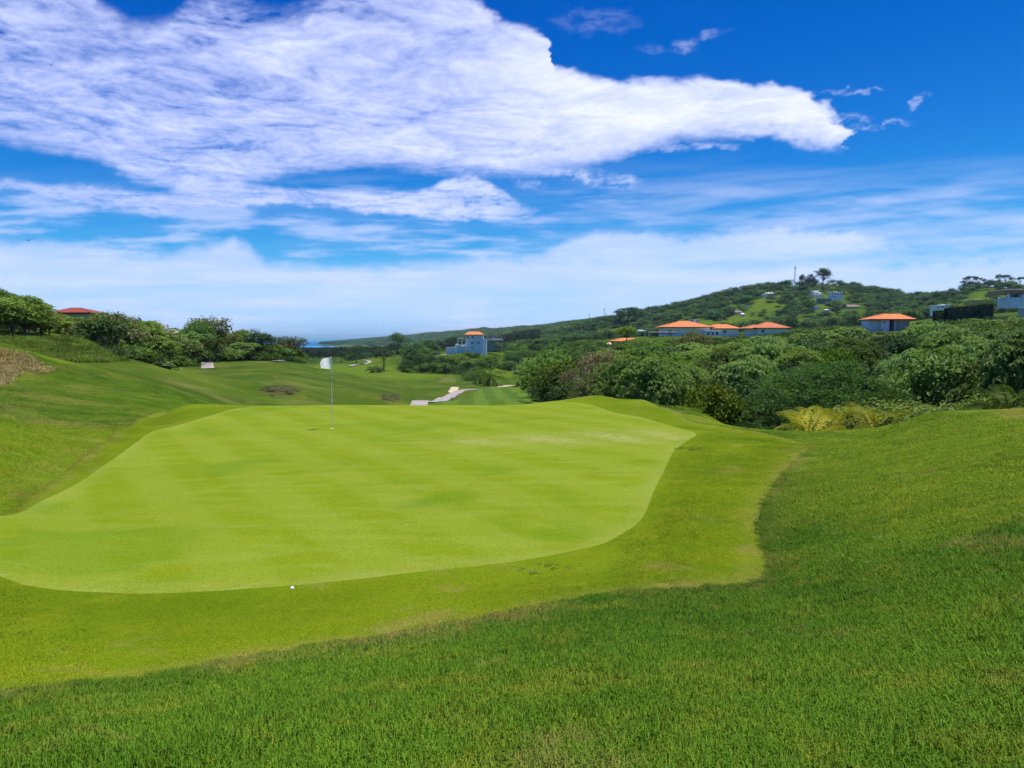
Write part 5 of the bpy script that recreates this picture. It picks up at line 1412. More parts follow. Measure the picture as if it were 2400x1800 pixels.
for poly, d0, d1 in (([(612, 910), (650, 903), (690, 905), (700, 918), (670, 928), (625, 926)], 80, 108), ([(890, 928), (915, 923), (936, 930), (925, 941), (895, 938)], 95, 130)):
    x, y, z = in_poly(poly, d0, d1, 5200, rs, (600, 950))
    k = fbm(x/1.6, y/1.6, 3, 88) > .05
    x, y, z = x[k], y[k], z[k]
    xs.append(x); ys.append(y); zs_.append(z)
x, y, z = map(np.concatenate, (xs, ys, zs_))
s = rs.uniform(.35, .8, len(x))
instancer('heather', np.column_stack([x, y, z - .08]), heath, np.column_stack([s, s, s*.7]), rs.uniform(0, 6.28, len(x)), 'brown heathery scrub on the banks beyond the green')

# ------------------------------------------------------------------ building kit
M_white = plain('white render', (0.80, 0.80, 0.79), 0.85, 0.06, 0.6)
M_cream = plain('cream render', (0.58, 0.52, 0.42), 0.85, 0.08, 0.6)
M_grey = plain('bare concrete', (0.46, 0.43, 0.38), 0.9, 0.25, 0.8)
M_greyw = plain('weathered retaining wall', (0.20, 0.18, 0.16), 0.9, 0.25, 0.5)
M_frame = plain('window frame', (0.55, 0.57, 0.60), 0.6, 0.05)
M_glass = plain('dark window glass', (0.035, 0.05, 0.075), 0.12, 0.1, 1.0, 0.6)
M_void = plain('painted porch shade', (0.03, 0.022, 0.018), 0.9, 0.2)
M_darkwood = plain('dark timber', (0.045, 0.040, 0.042), 0.6, 0.2)
M_wood = plain('brown timber', (0.46, 0.22, 0.12), 0.7, 0.2)
M_metal = plain('galvanised steel', (0.42, 0.44, 0.46), 0.5, 0.08, 3.0, 0.5, metal=0.6)
M_thatch = plain('brown thatch', (0.20, 0.145, 0.10), 0.95, 0.25, 1.5)
M_yellow = plain('yellow render', (0.55, 0.38, 0.10), 0.85, 0.1)
def tile_mat(name, a, b, pitch=0.30):
    """clay tile courses"""
    m, N = new_mat(name)
    tc = N.node('ShaderNodeTexCoord').outputs['Object']
    x, y, z = N.sep(tc)
    n = N.noise(tc, 1.3, 5.0, 0.65)
    n2 = N.noise(tc, 9.0, 2.0, 0.5)
    c = N.mix(N.ss(n, .35, .68), a, b)
    c = N.mix(N.m('MULTIPLY', N.ss(n2, .58, .72), .4), c, tuple(v*.45 for v in a))
    w = N.m('ABSOLUTE', N.m('SINE', N.m('MULTIPLY', N.m('ADD', x, y), math.pi/pitch)))
    h = N.m('ADD', w, N.m('FRACT', N.m('MULTIPLY', z, 1/0.16)))
    bp = N.node('ShaderNodeBump', {'Strength': .6, 'Distance': .06, 'Height': h})
    N.node('ShaderNodeOutputMaterial', {0: N.node('ShaderNodeBsdfPrincipled', {'Base Color': c, 'Roughness': .8, 'Specular IOR Level': .25, 'Normal': bp.outputs[0]}).outputs[0]})
    return m
M_orange = tile_mat('orange clay tiles', (0.50, 0.150, 0.045), (0.62, 0.215, 0.075))
M_redtile = tile_mat('mottled red clay tiles', (0.40, 0.11, 0.045), (0.54, 0.19, 0.090))
M_darkred = tile_mat('dark red tiles', (0.22, 0.040, 0.026), (0.29, 0.060, 0.036))

def box(name, parent, x0, x1, y0, y1, z0, z1, mat, bev=0.03):
    bm = bmesh.new()
    vs_ = [bm.verts.new(p) for p in ((x0, y0, z0), (x1, y0, z0), (x1, y1, z0), (x0, y1, z0), (x0, y0, z1), (x1, y0, z1), (x1, y1, z1), (x0, y1, z1))]
    for f in ((0, 3, 2, 1), (4, 5, 6, 7), (0, 1, 5, 4), (1, 2, 6, 5), (2, 3, 7, 6), (3, 0, 4, 7)):
        bm.faces.new([vs_[i] for i in f])
    if bev: bmesh.ops.bevel(bm, geom=bm.edges[:], offset=min(bev, .2*min(abs(x1-x0), abs(y1-y0), abs(z1-z0))), segments=1, affect='EDGES')
    me = bpy.data.meshes.new(name); bm.to_mesh(me); bm.free()
    me.materials.append(mat)
    return link(bpy.data.objects.new(name, me), parent)
def hip_roof(parent, x0, x1, y0, y1, z, h, ridge0, ridge1, mat, eave=0.22, fascia=None, name='roof'):
    """hipped roof with a thick eave, ridge caps and fascia"""
    ym = (y0 + y1)/2
    V = [(x0, y0, z), (x1, y0, z), (x1, y1, z), (x0, y1, z), (x0, y0, z+eave), (x1, y0, z+eave), (x1, y1, z+eave), (x0, y1, z+eave), (ridge0, ym, z+h), (ridge1, ym, z+h)]
    F = [(0, 3, 2, 1), (0, 1, 5, 4), (1, 2, 6, 5), (2, 3, 7, 6), (3, 0, 4, 7), (4, 5, 9, 8), (5, 6, 9), (6, 7, 8, 9), (7, 4, 8)]
    r = mesh_obj(name, V, F, mat, parent)
    cv, cf = [], []
    rr_ = .09
    for a, b in ((8, 9), (4, 8), (7, 8), (5, 9), (6, 9)):
        pa, pb = np.array(V[a]), np.array(V[b])
        if np.linalg.norm(pb - pa) > .05: tube(cv, cf, pa, pb, rr_, rr_, 6, seg=1)
    mesh_obj('ridge_cap', cv, cf, mat, r)
    t = .04
    fb = [(x0-t, y0-t), (x1+t, y0-t), (x1+t, y1+t), (x0-t, y1+t)]
    fv = [(*p, z-.12) for p in fb] + [(*p, z+eave*.45) for p in fb]
    mesh_obj('fascia', fv, [(0, 1, 5, 4), (1, 2, 6, 5), (2, 3, 7, 6), (3, 0, 4, 7)], fascia or M_darkwood, r)
    return r
def window(parent, x0, x1, z0, z1, y, depth=.16, mull=1, mat=None, name='window'):
    """frame standing in the wall face with its pane as a sub-part"""
    f = .07*max(1.0, (x1-x0)/1.2)
    V, F = [], []
    def bb(a, b, c, d):
        i = len(V)
        V.extend([(a, y-.05, c), (b, y-.05, c), (b, y-.05, d), (a, y-.05, d), (a, y+depth, c), (b, y+depth, c), (b, y+depth, d), (a, y+depth, d)])
        F.extend([(i, i+1, i+2, i+3), (i, i+4, i+5, i+1), (i+1, i+5, i+6, i+2), (i+2, i+6, i+7, i+3), (i+3, i+7, i+4, i)])
    bb(x0, x1, z0, z0+f); bb(x0, x1, z1-f, z1); bb(x0, x0+f, z0+f, z1-f); bb(x1-f, x1, z0+f, z1-f)
    for k in range(mull):
        c = x0 + (x1-x0)*(k+1)/(mull+1)
        bb(c-f*.4, c+f*.4, z0+f, z1-f)
    w = mesh_obj(name, V, F, mat or M_frame, parent)
    mesh_obj('pane', [(x0+f, y-.012, z0+f), (x1-f, y-.012, z0+f), (x1-f, y-.012, z1-f), (x0+f, y-.012, z1-f)], [(0, 1, 2, 3)], M_glass, w)
    return w
class Site:
    """house coordinates read off the photograph: metres from an origin on the ground at depth d"""
    def __init__(s, name, px0, py0, d, label, cat='house', group=None, rz=0.0):
        s.d = d; s.k = d/FPX; s.px0 = px0; s.py0 = py0
        p = at(px0, py0, d)
        s.root = empty(name, tuple(p), rz)
        tag(s.root, label, cat, group)
    def x(s, px): return (px - s.px0)*s.k
    def z(s, py): return (s.py0 - py)*s.k
    def box(s, name, px0, px1, py1, py0, y0, y1, mat, bev=.04, parent=None):
        return box(name, parent or s.root, s.x(px0), s.x(px1), y0, y1, s.z(py0), s.z(py1), mat, bev)
    def win(s, px0, px1, py1, py0, y, mull=1):
        return window(s.root, s.x(px0), s.x(px1), s.z(py0), s.z(py1), y, mull=mull)
    def roof(s, px0, px1, pytop, pyeave, y0, y1, r0, r1, mat):
        z = s.z(pyeave)
        return hip_roof(s.root, s.x(px0), s.x(px1), y0, y1, z, s.z(pytop) - z, s.x(r0), s.x(r1), mat)

# white villa with the tower
S = Site('tower_villa', 1110, 834, 440, 'white tower villa with orange hipped roof and terrace steps', 'villa')
S.box('tower_wall', 1091, 1132, 785.2, 840, 0, 9, M_white)
S.roof(1088, 1134.5, 777, 785.2, -.9, 9.9, 1098.7, 1123, M_orange)
for a, b, t, l in ((1094, 1098.4, 788.4, 793.2), (1106, 1110.2, 788.4, 793.2), (1104, 1109.2, 801.6, 806.2), (1118.8, 1123.4, 801.6, 806.2), (1105, 1109, 813, 816)):
    S.win(a, b, t, l, 0)
S.win(1112.6, 1114.9, 801.6, 804, 0, 0)
S.box('terrace', 1071, 1091, 809.5, 840, -1.5, 8, M_white)
S.box('parapet', 1071, 1095, 808.2, 811.2, -2.0, -1.52, M_white)
S.box('stair_wall', 1067.6, 1071, 806, 840, -1.2, 6, M_white)
for k in range(7):
    S.box('step', 1084+k*1.35, 1085.35+k*1.35, 812.5-k*.75, 823, -3.2, -2.02, M_white, .02)
S.box('lower_terrace', 1053.5, 1067.6, 814.6, 842, -1.6, 6, M_white)
S.box('lower_parapet', 1046, 1067.6, 813.6, 816, -2.1, -1.64, M_white)
S.box('end_block', 1046, 1053.5, 815.4, 842, -2.0, 6, M_white)
S.win(1048.4, 1050.6, 824, 827.5, -2.0, 0)
for p in (1073.2, 1081.8):
    S.box('column', p, p+1.4, 798.5, 809.5, -.6, -.2, M_white)
S.box('pergola_beam', 1072.4, 1087.4, 797.2, 798.5, -.8, 0.2, M_grey)
S.box('pergola_slab', 1072.4, 1087.4, 792.2, 794.2, -.8, 4, M_white)
S.box('column', 1073.2, 1074.4, 794.2, 797.2, -.6, -.2, M_white)
S.box('annex', 1132, 1140, 795, 838, 1.5, 8, M_white)
S.box('annex_coping', 1131.6, 1140.4, 794.2, 795.4, 1.2, 8.2, M_white)
# unfinished concrete building
S = Site('concrete_shell', 1158, 815, 468, 'unfinished grey concrete building behind the white villa', 'building')
S.box('slab', 1140, 1179, 797.0, 798.2, 0, 9, M_grey)
S.box('back_wall', 1141, 1160, 798.2, 822, 8.2, 9, M_grey)
for p in (1141, 1148, 1156, 1164, 1176):
    S.box('column', p, p+1.8, 798.2, 822, .2, .8, M_grey)
for p, t in ((1141, 789), (1145.5, 791.5), (1150, 791), (1153.5, 789.5), (1160.5, 789), (1168, 791), (1174, 789.5)):
    S.box('wall_stub', p, p+2.6, t, 797.0, .3, 1.0, M_grey)
S.box('ring_beam', 1139.5, 1178.5, 787.6, 789.0, .2, 1.1, M_grey)
S.box('parapet', 1141, 1178, 792.8, 797, 6, 6.6, M_grey)

# bungalow with the big orange roof
S = Site('orange_roofed_bungalow', 1610, 792, 320, 'white bungalow with large orange tiled roofs above the wood', 'house')
S.box('wall', 1555.6, 1664, 767.6, 800, 0, 11, M_white)
S.roof(1547, 1672, 751.8, 767.6, -1.5, 12.5, 1599, 1620, M_orange)
S.box('wing_wall', 1664.2, 1736, 770.6, 800, 3, 12, M_white)
S.roof(1654, 1743, 758.8, 770.6, 2, 13, 1688, 1712, M_orange)
S.box('terrace_wall', 1648, 1684, 776, 800, -3.5, -.2, M_white)
S.box('terrace_coping', 1647, 1685, 774.8, 776, -3.8, 0, M_white)
for a in (1652, 1662, 1672):
    S.win(a, a+6, 778.5, 785.5, -3.5)
S.win(1700, 1706, 774, 780, 3)
S.win(1566, 1574, 774, 786, 0)
S.box('chimney', 1633, 1637, 749, 758, 5, 5.8, M_white)
# pergola beside it
S = Site('pergola', 1548, 793, 306, 'long open pergola with dark flat roof and white posts', 'pergola')
S.box('roof_slab', 1516.6, 1583, 778.8, 781.6, -2.2, 2.6, M_darkwood)
S.box('roof_edge', 1517.0, 1582.6, 778.3, 778.8, -2.0, 2.4, M_metal)
for p in (1518.2, 1542.4, 1565.6, 1574.2):
    S.box('post', p, p+2.0, 781.6, 798, -1.9, -1.55, M_white)
for p in (1527.5, 1555, 1572):
    S.box('post', p, p+1.6, 781.6, 798, 1.8, 2.1, M_white)
S = Site('white_canopy', 1503, 786, 318, 'small white canopy left of the pergola', 'canopy')
S.box('canopy_top', 1493.2, 1513.4, 774.6, 777.6, -1.2, 1.6, M_white, .25)
S.box('canopy_cap', 1498.5, 1506.5, 773.0, 774.6, -.6, 1.0, M_white, .15)
for p in (1495, 1510.4):
    S.box('post', p, p+1, 777.6, 792, -.6, -.4, M_white)
S = Site('low_orange_roof_house', 1472, 806, 300, 'low orange-roofed house half hidden by trees below the pergola', 'house')
S.box('wall', 1440, 1504, 800.6, 815, 0, 8, M_cream)
S.roof(1435, 1510, 792.4, 800.6, -1, 9, 1458, 1490, M_orange)
# twin-roofed house
S = Site('twin_roofed_house', 1800, 784, 296, 'white house with two mottled red tiled roofs', 'house')
S.box('wall', 1776, 1844, 769.6, 795, 0, 9, M_white)
S.roof(1766, 1852, 754.4, 769.6, -1.3, 10.3, 1803, 1813, M_redtile)
S.box('side_wall', 1757, 1775.8, 770.8, 795, 2, 8, M_white)
S.roof(1744, 1792, 760.8, 770.6, .8, 9.2, 1775, 1782, M_redtile)
S.win(1784, 1792, 773, 779, 0)
# orange-roofed house on the right
S = Site('hillside_house', 2090, 774, 242, 'white house with orange roof standing in the right slope trees', 'house')
S.box('side_wall', 2040, 2064, 750.4, 792, 1.2, 6.5, M_white)
S.box('bay_wall', 2064.2, 2083, 749.6, 792, -.4, 6.5, M_white)
S.box('porch_back', 2083.2, 2098, 749.6, 792, 2.6, 6.5, M_void)  # solid block, coloured near black in place of the porch's shade
S.box('porch_post', 2095.6, 2098, 749.6, 792, -.2, .2, M_white)
S.box('wall', 2098.2, 2134, 749.6, 792, .6, 6.5, M_cream)
S.roof(2036, 2142, 735, 749.6, -1.4, 7.6, 2078, 2119, M_orange)
S.win(2068, 2074, 753, 758, -.4); S.win(2104, 2110, 753, 757.5, .6)
# modern house at the right edge
S = Site('modern_house', 2376, 715, 268, 'modern white house with brown timber roof at the right edge', 'house')
S.box('timber_roof', 2350, 2416, 680.6, 688.6, -1.2, 9, M_wood)
S.box('roof_edge', 2349.4, 2416, 679.4, 680.6, -1.5, 9.2, M_cream)
S.box('column', 2357.8, 2363, 688.6, 712, -.8, -.2, M_white)
S.box('glazed_wall', 2364, 2390, 688.6, 697.5, 1.2, 1.5, M_glass)
S.box('terrace_wall', 2364, 2389.8, 697.5, 722, -.8, 1.0, M_white)
S.box('side_block', 2390, 2420, 690.6, 722, -1.0, 8, M_white)
S.box('low_wall', 2342, 2357.6, 697, 722, .4, 1, M_white)
S = Site('white_lodge', 2210, 730, 420, 'small white flat-roofed house behind the dark hedge', 'house')
S.box('wall', 2196, 2228, 716.6, 740, 0, 7, M_white); S.box('roof_slab', 2194.6, 2214, 715.2, 716.6, -.5, 7.2, M_white); S.box('roof_slab', 2213, 2229, 713.4, 715.6, -.3, 6.8, M_white)
S.win(2197.6, 2201, 718.4, 722.4, 0); S.win(2205, 2212, 717.6, 721.4, 0)
S = Site('yellow_house', 2293, 715, 380, 'yellow flat-roofed house with chimneys above the hedge', 'house')
S.box('wall', 2280, 2307, 703.8, 725, 0, 6, M_yellow); S.box('roof_slab', 2278, 2309, 702.6, 703.8, -.4, 6.4, M_cream)
for p in (2288, 2293): S.box('chimney', p, p+1.8, 699.6, 702.6, 1, 1.5, M_yellow)
S = Site('garden_wall', 2394, 740, 205, 'pale garden wall end beside the right edge shrubs', 'wall')
S.box('wall_panel', 2389, 2412, 722, 752, 0, .4, M_cream, .02); S.box('coping', 2388, 2412, 720.4, 722, -.1, .5, M_white, .02)
# left bank houses
S = Site('red_roofed_house', 168, 742, 186, 'house with dark red hipped roof behind the left thicket', 'house')
S.box('wall', 128, 209, 734.6, 790, 0, 7, M_cream)
S.roof(122, 216, 720.6, 734.6, -.8, 7.8, 147, 170, M_darkred)
S.win(150, 157, 738, 744, 0)
S = Site('cream_house', 416, 792, 196, 'cream flat-roofed house glimpsed through the left bank trees', 'house')
S.box('wall', 396, 438, 786, 812, 0, 6, M_cream); S.box('roof_slab', 394, 440, 784.4, 786, -.5, 6.4, M_white); S.box('upper_block', 396, 405, 773, 784.4, .5, 4, M_cream)
S.win(408, 414, 788, 793, 0)

# houses on the hill
def hill_site(name, px, py, label, rz=0.0, dmax=3000):
    h = hit(px, py, 300, dmax)
    d = float(h[1]) if h is not None else 950.0
    return Site(name, px, py, d, label, 'house', 'houses on the hill', rz)
S = hill_site('hill_house', 1801, 697, 'low white house with shallow gabled roof, leftmost on the hill')
S.box('wall', 1788, 1818, 688.6, 704, 0, 9, M_white); S.box('wing', 1784, 1796, 692.6, 704, -4, -.1, M_white)
S.roof(1790, 1819, 684.6, 688.6, -1, 10, 1798, 1812, M_white); S.box('roof_slab', 1783.5, 1797, 691.6, 692.6, -4.6, 0, M_white)
S.win(1800, 1804, 690, 693.5, 0); S.win(1808, 1812, 690, 693.5, 0)
S = hill_site('hill_house', 1911, 697, 'stepped white house of three terraces on the hill')
S.box('ground_floor', 1894, 1928, 691, 706, 0, 14, M_white); S.box('terrace', 1890, 1931, 690, 691, -3, 14, M_white); S.box('middle_floor', 1900, 1926, 685.4, 690, 3, 14, M_white)
S.box('middle_slab', 1898, 1930, 684.6, 685.4, 1.5, 14, M_white); S.box('top_floor', 1905, 1923, 681.4, 684.6, 6, 14, M_white); S.box('top_slab', 1904, 1924, 680.6, 681.4, 5, 14.5, M_white)
for a in (1897, 1904, 1911, 1918): S.win(a, a+5, 692.2, 696, 0)
for a in (1902, 1908, 1915): S.win(a, a+4.4, 686.2, 689.2, 3)
S.box('lower_ramp', 1892, 1922, 696, 706, -5, -.1, M_white)
S = hill_site('hill_house', 1961, 703, 'square white house with bay windows, rightmost on the hill')
S.box('wall', 1948, 1975, 692, 712, 0, 10, M_white); S.box('upper_wall', 1948.6, 1974.6, 685.8, 692, 1.6, 10, M_white); S.box('roof_slab', 1947.6, 1975.6, 684.4, 685.8, .6, 10.4, M_white)
for a in (1947.8, 1954.2, 1960.6, 1967.4, 1973.6): S.box('pier', a, a+1.4, 685.8, 692, .1, 1.5, M_white)
for a in (1949.6, 1956, 1962.6, 1969): S.win(a, a+4, 687.4, 691.2, 1.6)
for a in (1949, 1955.4): S.win(a, a+5.4, 692.8, 695.6, 0)
S.box('roof_box', 1961, 1965, 683.4, 684.4, 3, 6, M_white)
S = hill_site('hill_house', 1915.5, 725, 'small white cabin below the stepped hill house')
S.box('wall', 1909, 1922, 719, 732, 0, 6, M_white); S.box('roof_slab', 1908.4, 1922.6, 717.8, 719, -.6, 6.6, M_white); S.win(1911, 1914, 720.4, 723, 0); S.win(1917, 1920, 720.4, 723, 0)
S = hill_site('hill_house', 1941, 732, 'little white house half hidden in hillside trees below the cabin')
S.box('wall', 1935, 1943, 726.6, 740, 0, 6, M_white); S.roof(1934.4, 1943.6, 724.6, 726.6, -.5, 6.5, 1937, 1941, M_white); S.box('annex', 1944, 1949, 726, 740, 1, 5, M_white)
S = hill_site('hill_house', 1996, 724, 'long brown thatched house on the right of the hill')
S.box('wall', 1976, 2014, 719.5, 736, 0, 9, M_cream); S.roof(1973, 2018, 713.5, 719.5, -1, 10, 1984, 2008, M_thatch); S.box('porch', 1973, 1986, 711.6, 713, -2, 6, M_cream)
S = hill_site('hill_house', 1731, 737, 'brown-roofed house among trees on the lower hillside')
S.box('wall', 1722, 1740, 732.5, 744, 0, 7, M_cream); S.roof(1719, 1743, 727, 732.5, -.8, 7.8, 1727, 1736, M_thatch)
S = hill_site('hill_house', 1741, 742, 'white domed cabin beside the brown-roofed hillside house')
S.box('wall', 1738, 1745, 736.5, 750, 0, 5, M_white); S.roof(1737.4, 1745.6, 733.4, 736.5, -.4, 5.4, 1740.5, 1742.5, M_white)
S = hill_site('hill_house', 1753, 724, 'white two-block house in the trees left of the pasture')
S.box('wall', 1748, 1754, 720, 732, 0, 5, M_white); S.box('tower', 1752, 1757, 716.6, 732, 1, 5.5, M_white); S.box('roof_slab', 1747.6, 1754, 719.2, 720, -.3, 5.2, M_white)
S = hill_site('hill_house', 1556, 743, 'distant terracotta-roofed house on the lower ridge')
S.box('wall', 1546, 1566, 740, 752, 0, 8, M_cream); S.roof(1543, 1569, 735, 740, -.8, 8.8, 1551, 1561, M_redtile)
S = hill_site('hill_house', 1629, 758, 'grey-white building just behind the orange bungalow roof')
S.box('wall', 1618, 1638, 750, 766, 0, 7, M_frame); S.box('roof_slab', 1617.4, 1638.6, 748.6, 750, -.5, 7.5, M_white); S.win(1621, 1625, 751.5, 755, 0)
S = hill_site('retaining_wall', 1925, 708, 'grey retaining wall below the stepped hill house')
S.box('wall_panel', 1908, 1942, 701, 716, -8, -7, M_greyw, .02); S.box('coping', 1907.4, 1942.6, 700, 701, -8.2, -6.8, M_grey, .02)
S.root['category'] = 'wall'

# masts
def mast(px, top, bot, d, label, w=1.2, lattice=True):
    s = Site('radio_mast', px, bot, d, label, 'mast')
    h = s.z(top)
    V, F = [], []
    for a in range(3):
        c, n_ = math.cos(a*2.094), math.sin(a*2.094)
        tube(V, F, (c*w, n_*w, -4), (c*w*.55, n_*w*.55, h*.92), .16, .12, 5, seg=2)
    mesh_obj('leg_frame', V, F, M_metal, s.root)
    V, F = [], []
    nb = 12
    for k in range(nb):
        z0, z1 = h*.92*k/nb, h*.92*(k+1)/nb
        for a in range(3):
            f0, f1 = w*(1-.45*k/nb), w*(1-.45*(k+1)/nb)
            c0, n0 = math.cos(a*2.094)*f0, math.sin(a*2.094)*f0
            c1, n1 = math.cos((a+1)*2.094)*f1, math.sin((a+1)*2.094)*f1
            tube(V, F, (c0, n0, z0), (c1, n1, z1), .08, .08, 4, seg=1)
    mesh_obj('lattice', V, F, M_metal, s.root)
    V, F = [], []
    tube(V, F, (0, 0, h*.88), (0, 0, h), .10, .05, 5, seg=1)
    mesh_obj('antenna', V, F, M_metal, s.root)
    V, F = [], []
    for a in range(3):
        c, n_ = math.cos(a*2.094+.5)*w*.9, math.sin(a*2.094+.5)*w*.9
        tube(V, F, (c, n_, h*.80), (c, n_, h*.90), .22, .22, 6, seg=1)
    mesh_obj('aerial_panel', V, F, M_white, s.root)
mast(1863, 622, 664, 985, 'tall grey radio mast on top of the hill')
mast(1381, 732, 762, 1750, 'thin distant mast on the far ridge, leftmost', 1.5)
mast(1416, 721, 756, 1600, 'taller of the two close distant masts on the ridge', 1.5)
mast(1420, 732, 756, 1600, 'shorter of the two close distant masts on the ridge', 1.2)

# ------------------------------------------------------------------ hedges
def hedge(name, px0, px1, top0, top1, d, depth, label, bot=4.0, lm=None, foot=None):
    rs = np.random.default_rng(int(px0))
    L = (px1 - px0)*d/FPX; n = int(L*150)
    k = d/FPX
    x = rs.uniform(-L/2, L/2, n)
    t = x/L + .5
    zt = EYE + (797 - (top0 + (top1 - top0)*t))*k
    gz_ = H((px0 + (px1-px0)*t - 1200)/FPX*d, np.full(n, d))
    zb = np.minimum(gz_, zt - 1.0)
    face = rs.random(n)
    y = np.where(face < .62, -depth/2, rs.uniform(-depth/2, depth/2, n))
    z = np.where(face < .62, zb + (zt - zb)*rs.random(n), zt)
    nrm = np.where((face < .62)[:, None], np.array([0, -1, .25]), np.array([0, 0, 1.]))
    P0 = at((px0+px1)/2, 797, d)
    C = np.column_stack([x, y, z - P0[2]]) + rs.normal(size=(n, 3))*.09
    V, F, tt = leaves_mesh(C, nrm + rs.normal(size=(n, 3))*.45, .30*rs.uniform(.7, 1.3, n), rs, .6)
    root = empty(name, tuple(P0)); tag(root, label, 'hedge')
    o = link(bpy.data.objects.new('foliage', make_mesh(name + ' foliage', V, F, lm or L_hedge, tt)), root)
    nb = 14
    bx = np.linspace(-L/2 + .1, L/2 - .1, nb)
    bt = bx/L + .5
    bzt = EYE + (797 - (top0 + (top1-top0)*bt))*k - P0[2] - .15
    gzb = np.minimum(H((px0 + (px1-px0)*bt - 1200)/FPX*d, np.full(nb, d)) - P0[2], bzt - .8) - .3
    V, F = [], []
    for i in range(nb):
        V += [(bx[i], -depth/2+.15, gzb[i]), (bx[i], depth/2-.15, gzb[i]), (bx[i], depth/2-.15, bzt[i]), (bx[i], -depth/2+.15, bzt[i])]
    for i in range(nb-1):
        for j in range(4):
            a = i*4 + j; b = i*4 + (j+1) % 4
            F.append((a, b, b+4, a+4))
    mesh_obj('branch_core', V, F, M_darkbark, root)
    return root
hedge('clipped_hedge', 2214, 2322, 722, 711, 232, 2.2, 'long clipped dark hedge on top of the right slope')
hedge('clipped_hedge', 1520, 1542.5, 791, 791, 303, 1.4, 'short dark hedge under the pergola, left of the gap')
hedge('clipped_hedge', 1551, 1568, 791, 791, 303, 1.4, 'short dark hedge under the pergola, right of the gap')
hedge('clipped_hedge', 2186, 2216, 728, 727, 238, 1.6, 'low bright hedge left of the long dark hedge', lm=L_yellow)

# ------------------------------------------------------------------ the pin
M_pole = plain('flagstick white paint', (0.70, 0.70, 0.68), 0.35, 0.04, 8.0, 0.5)
M_poledark = plain('flagstick grey band', (0.16, 0.17, 0.18), 0.4, 0.05)
_m, _N = new_mat('white flag nylon')
_w = _N.noise(_N.node('ShaderNodeTexCoord').outputs['Object'], 60.0, 2.0)
_c = _N.mix(_w, (0.80, 0.80, 0.79), (0.88, 0.88, 0.87))
_N.node('ShaderNodeOutputMaterial', {0: _N.node('ShaderNodeMixShader', {0: 0.45, 1: _N.node('ShaderNodeBsdfDiffuse', {'Color': _c}).outputs[0], 2: _N.node('ShaderNodeBsdfTranslucent', {'Color': _c}).outputs[0]}).outputs[0]})
M_cloth = _m
M_plastic = plain('white cup rim', (0.78, 0.78, 0.76), 0.4, 0.03)
pin = hit(778.5, 1005.5)
pz = pin[2] + .012
root = empty('flagstick', (pin[0], pin[1], pz)); tag(root, 'thin flagstick with white flag on the putting green', 'flagstick')
def ring_tube(name, parent, z0, z1, r0, r1, mat, sides=12):
    V, F = [], []
    tube(V, F, (0, 0, z0), (0, 0, z1), r0, r1, sides, seg=1)
    F.append(tuple(range(sides))[::-1]); F.append(tuple(range(sides, 2*sides)))
    return mesh_obj(name, V, F, mat, parent, smooth=False)
ring_tube('pole_lower', root, -.10, 1.43, .0105, .0095, M_pole)
ring_tube('band', root, 1.43, 1.50, .0145, .0145, M_poledark)
ring_tube('pole_joint', root, 1.50, 1.56, .0155, .0155, M_pole)
ring_tube('band', root, 1.56, 1.60, .0145, .0145, M_poledark)
ring_tube('pole_upper', root, 1.60, 2.13, .0105, .0100, M_pole)
ring_tube('pole_cap', root, 2.13, 2.145, .014, .010, M_plastic)
V, F = [], []
nu, nv = 14, 12
for j in range(nv+1):
    for i in range(nu+1):
        u, v = i/nu, j/nv
        # hangs from the pole, pulled to the left, lower corner tucked in
        reach = .30*(1 - .42*max(0, v - .45)**1.2 - .14*(1 - min(1, v/.35))*u)
        x = -.008 - reach*u
        z = 2.125 - .355*v - .055*u*(1 - v)*1.1 + .03*u*v
        y = .035*math.sin(u*6.0 + v*2.0)*u**.6 - .24*v*u**.7
        V.append((x, y, z))
for j in range(nv):
    for i in range(nu):
        a = j*(nu+1) + i
        F.append((a, a+1, a+nu+2, a+nu+1))
fl = mesh_obj('flag', V, F, M_cloth, root, smooth=True)
for z in (2.10, 1.95, 1.79):
    V, F = [], []
    tube(V, F, (0, 0, z-.008), (0, 0, z+.008), .0135, .0135, 10, seg=1)
    mesh_obj('flag_tie', V, F, M_plastic, fl)
cup = empty('hole_cup', (pin[0], pin[1], pz)); tag(cup, 'hole cup with white rim at the foot of the flagstick', 'cup')
V, F = [], []
ns = 24
for r, z in ((.058, .003), (.054, .006), (.052, .003), (.052, -.09)):
    V += [(math.cos(2*math.pi*k/ns)*r, math.sin(2*math.pi*k/ns)*r, z) for k in range(ns)]
for q_ in range(3):
    for k in range(ns):
        a, b = q_*ns + k, q_*ns + (k+1) % ns
        F.append((a, b, b+ns, a+ns))
mesh_obj('rim', V, F, M_plastic, cup, smooth=True)

# golf balls
def golf_ball(px, py, label):
    h = hit(px, py)
    bm = bmesh.new()
    bmesh.ops.create_icosphere(bm, subdivisions=3, radius=.0215)
    bmesh.ops.poke(bm, faces=bm.faces[:], offset=-.0006)
    me = bpy.data.meshes.new('golf_ball'); bm.to_mesh(me); bm.free()
    me.materials.append(M_plastic)
    o = link(bpy.data.objects.new('golf_ball', me)); o.location = (h[0], h[1], h[2] + .010)
    tag(o, label, 'golf ball')
golf_ball(685, 1381, 'white golf ball on the collar at the front edge of the green')

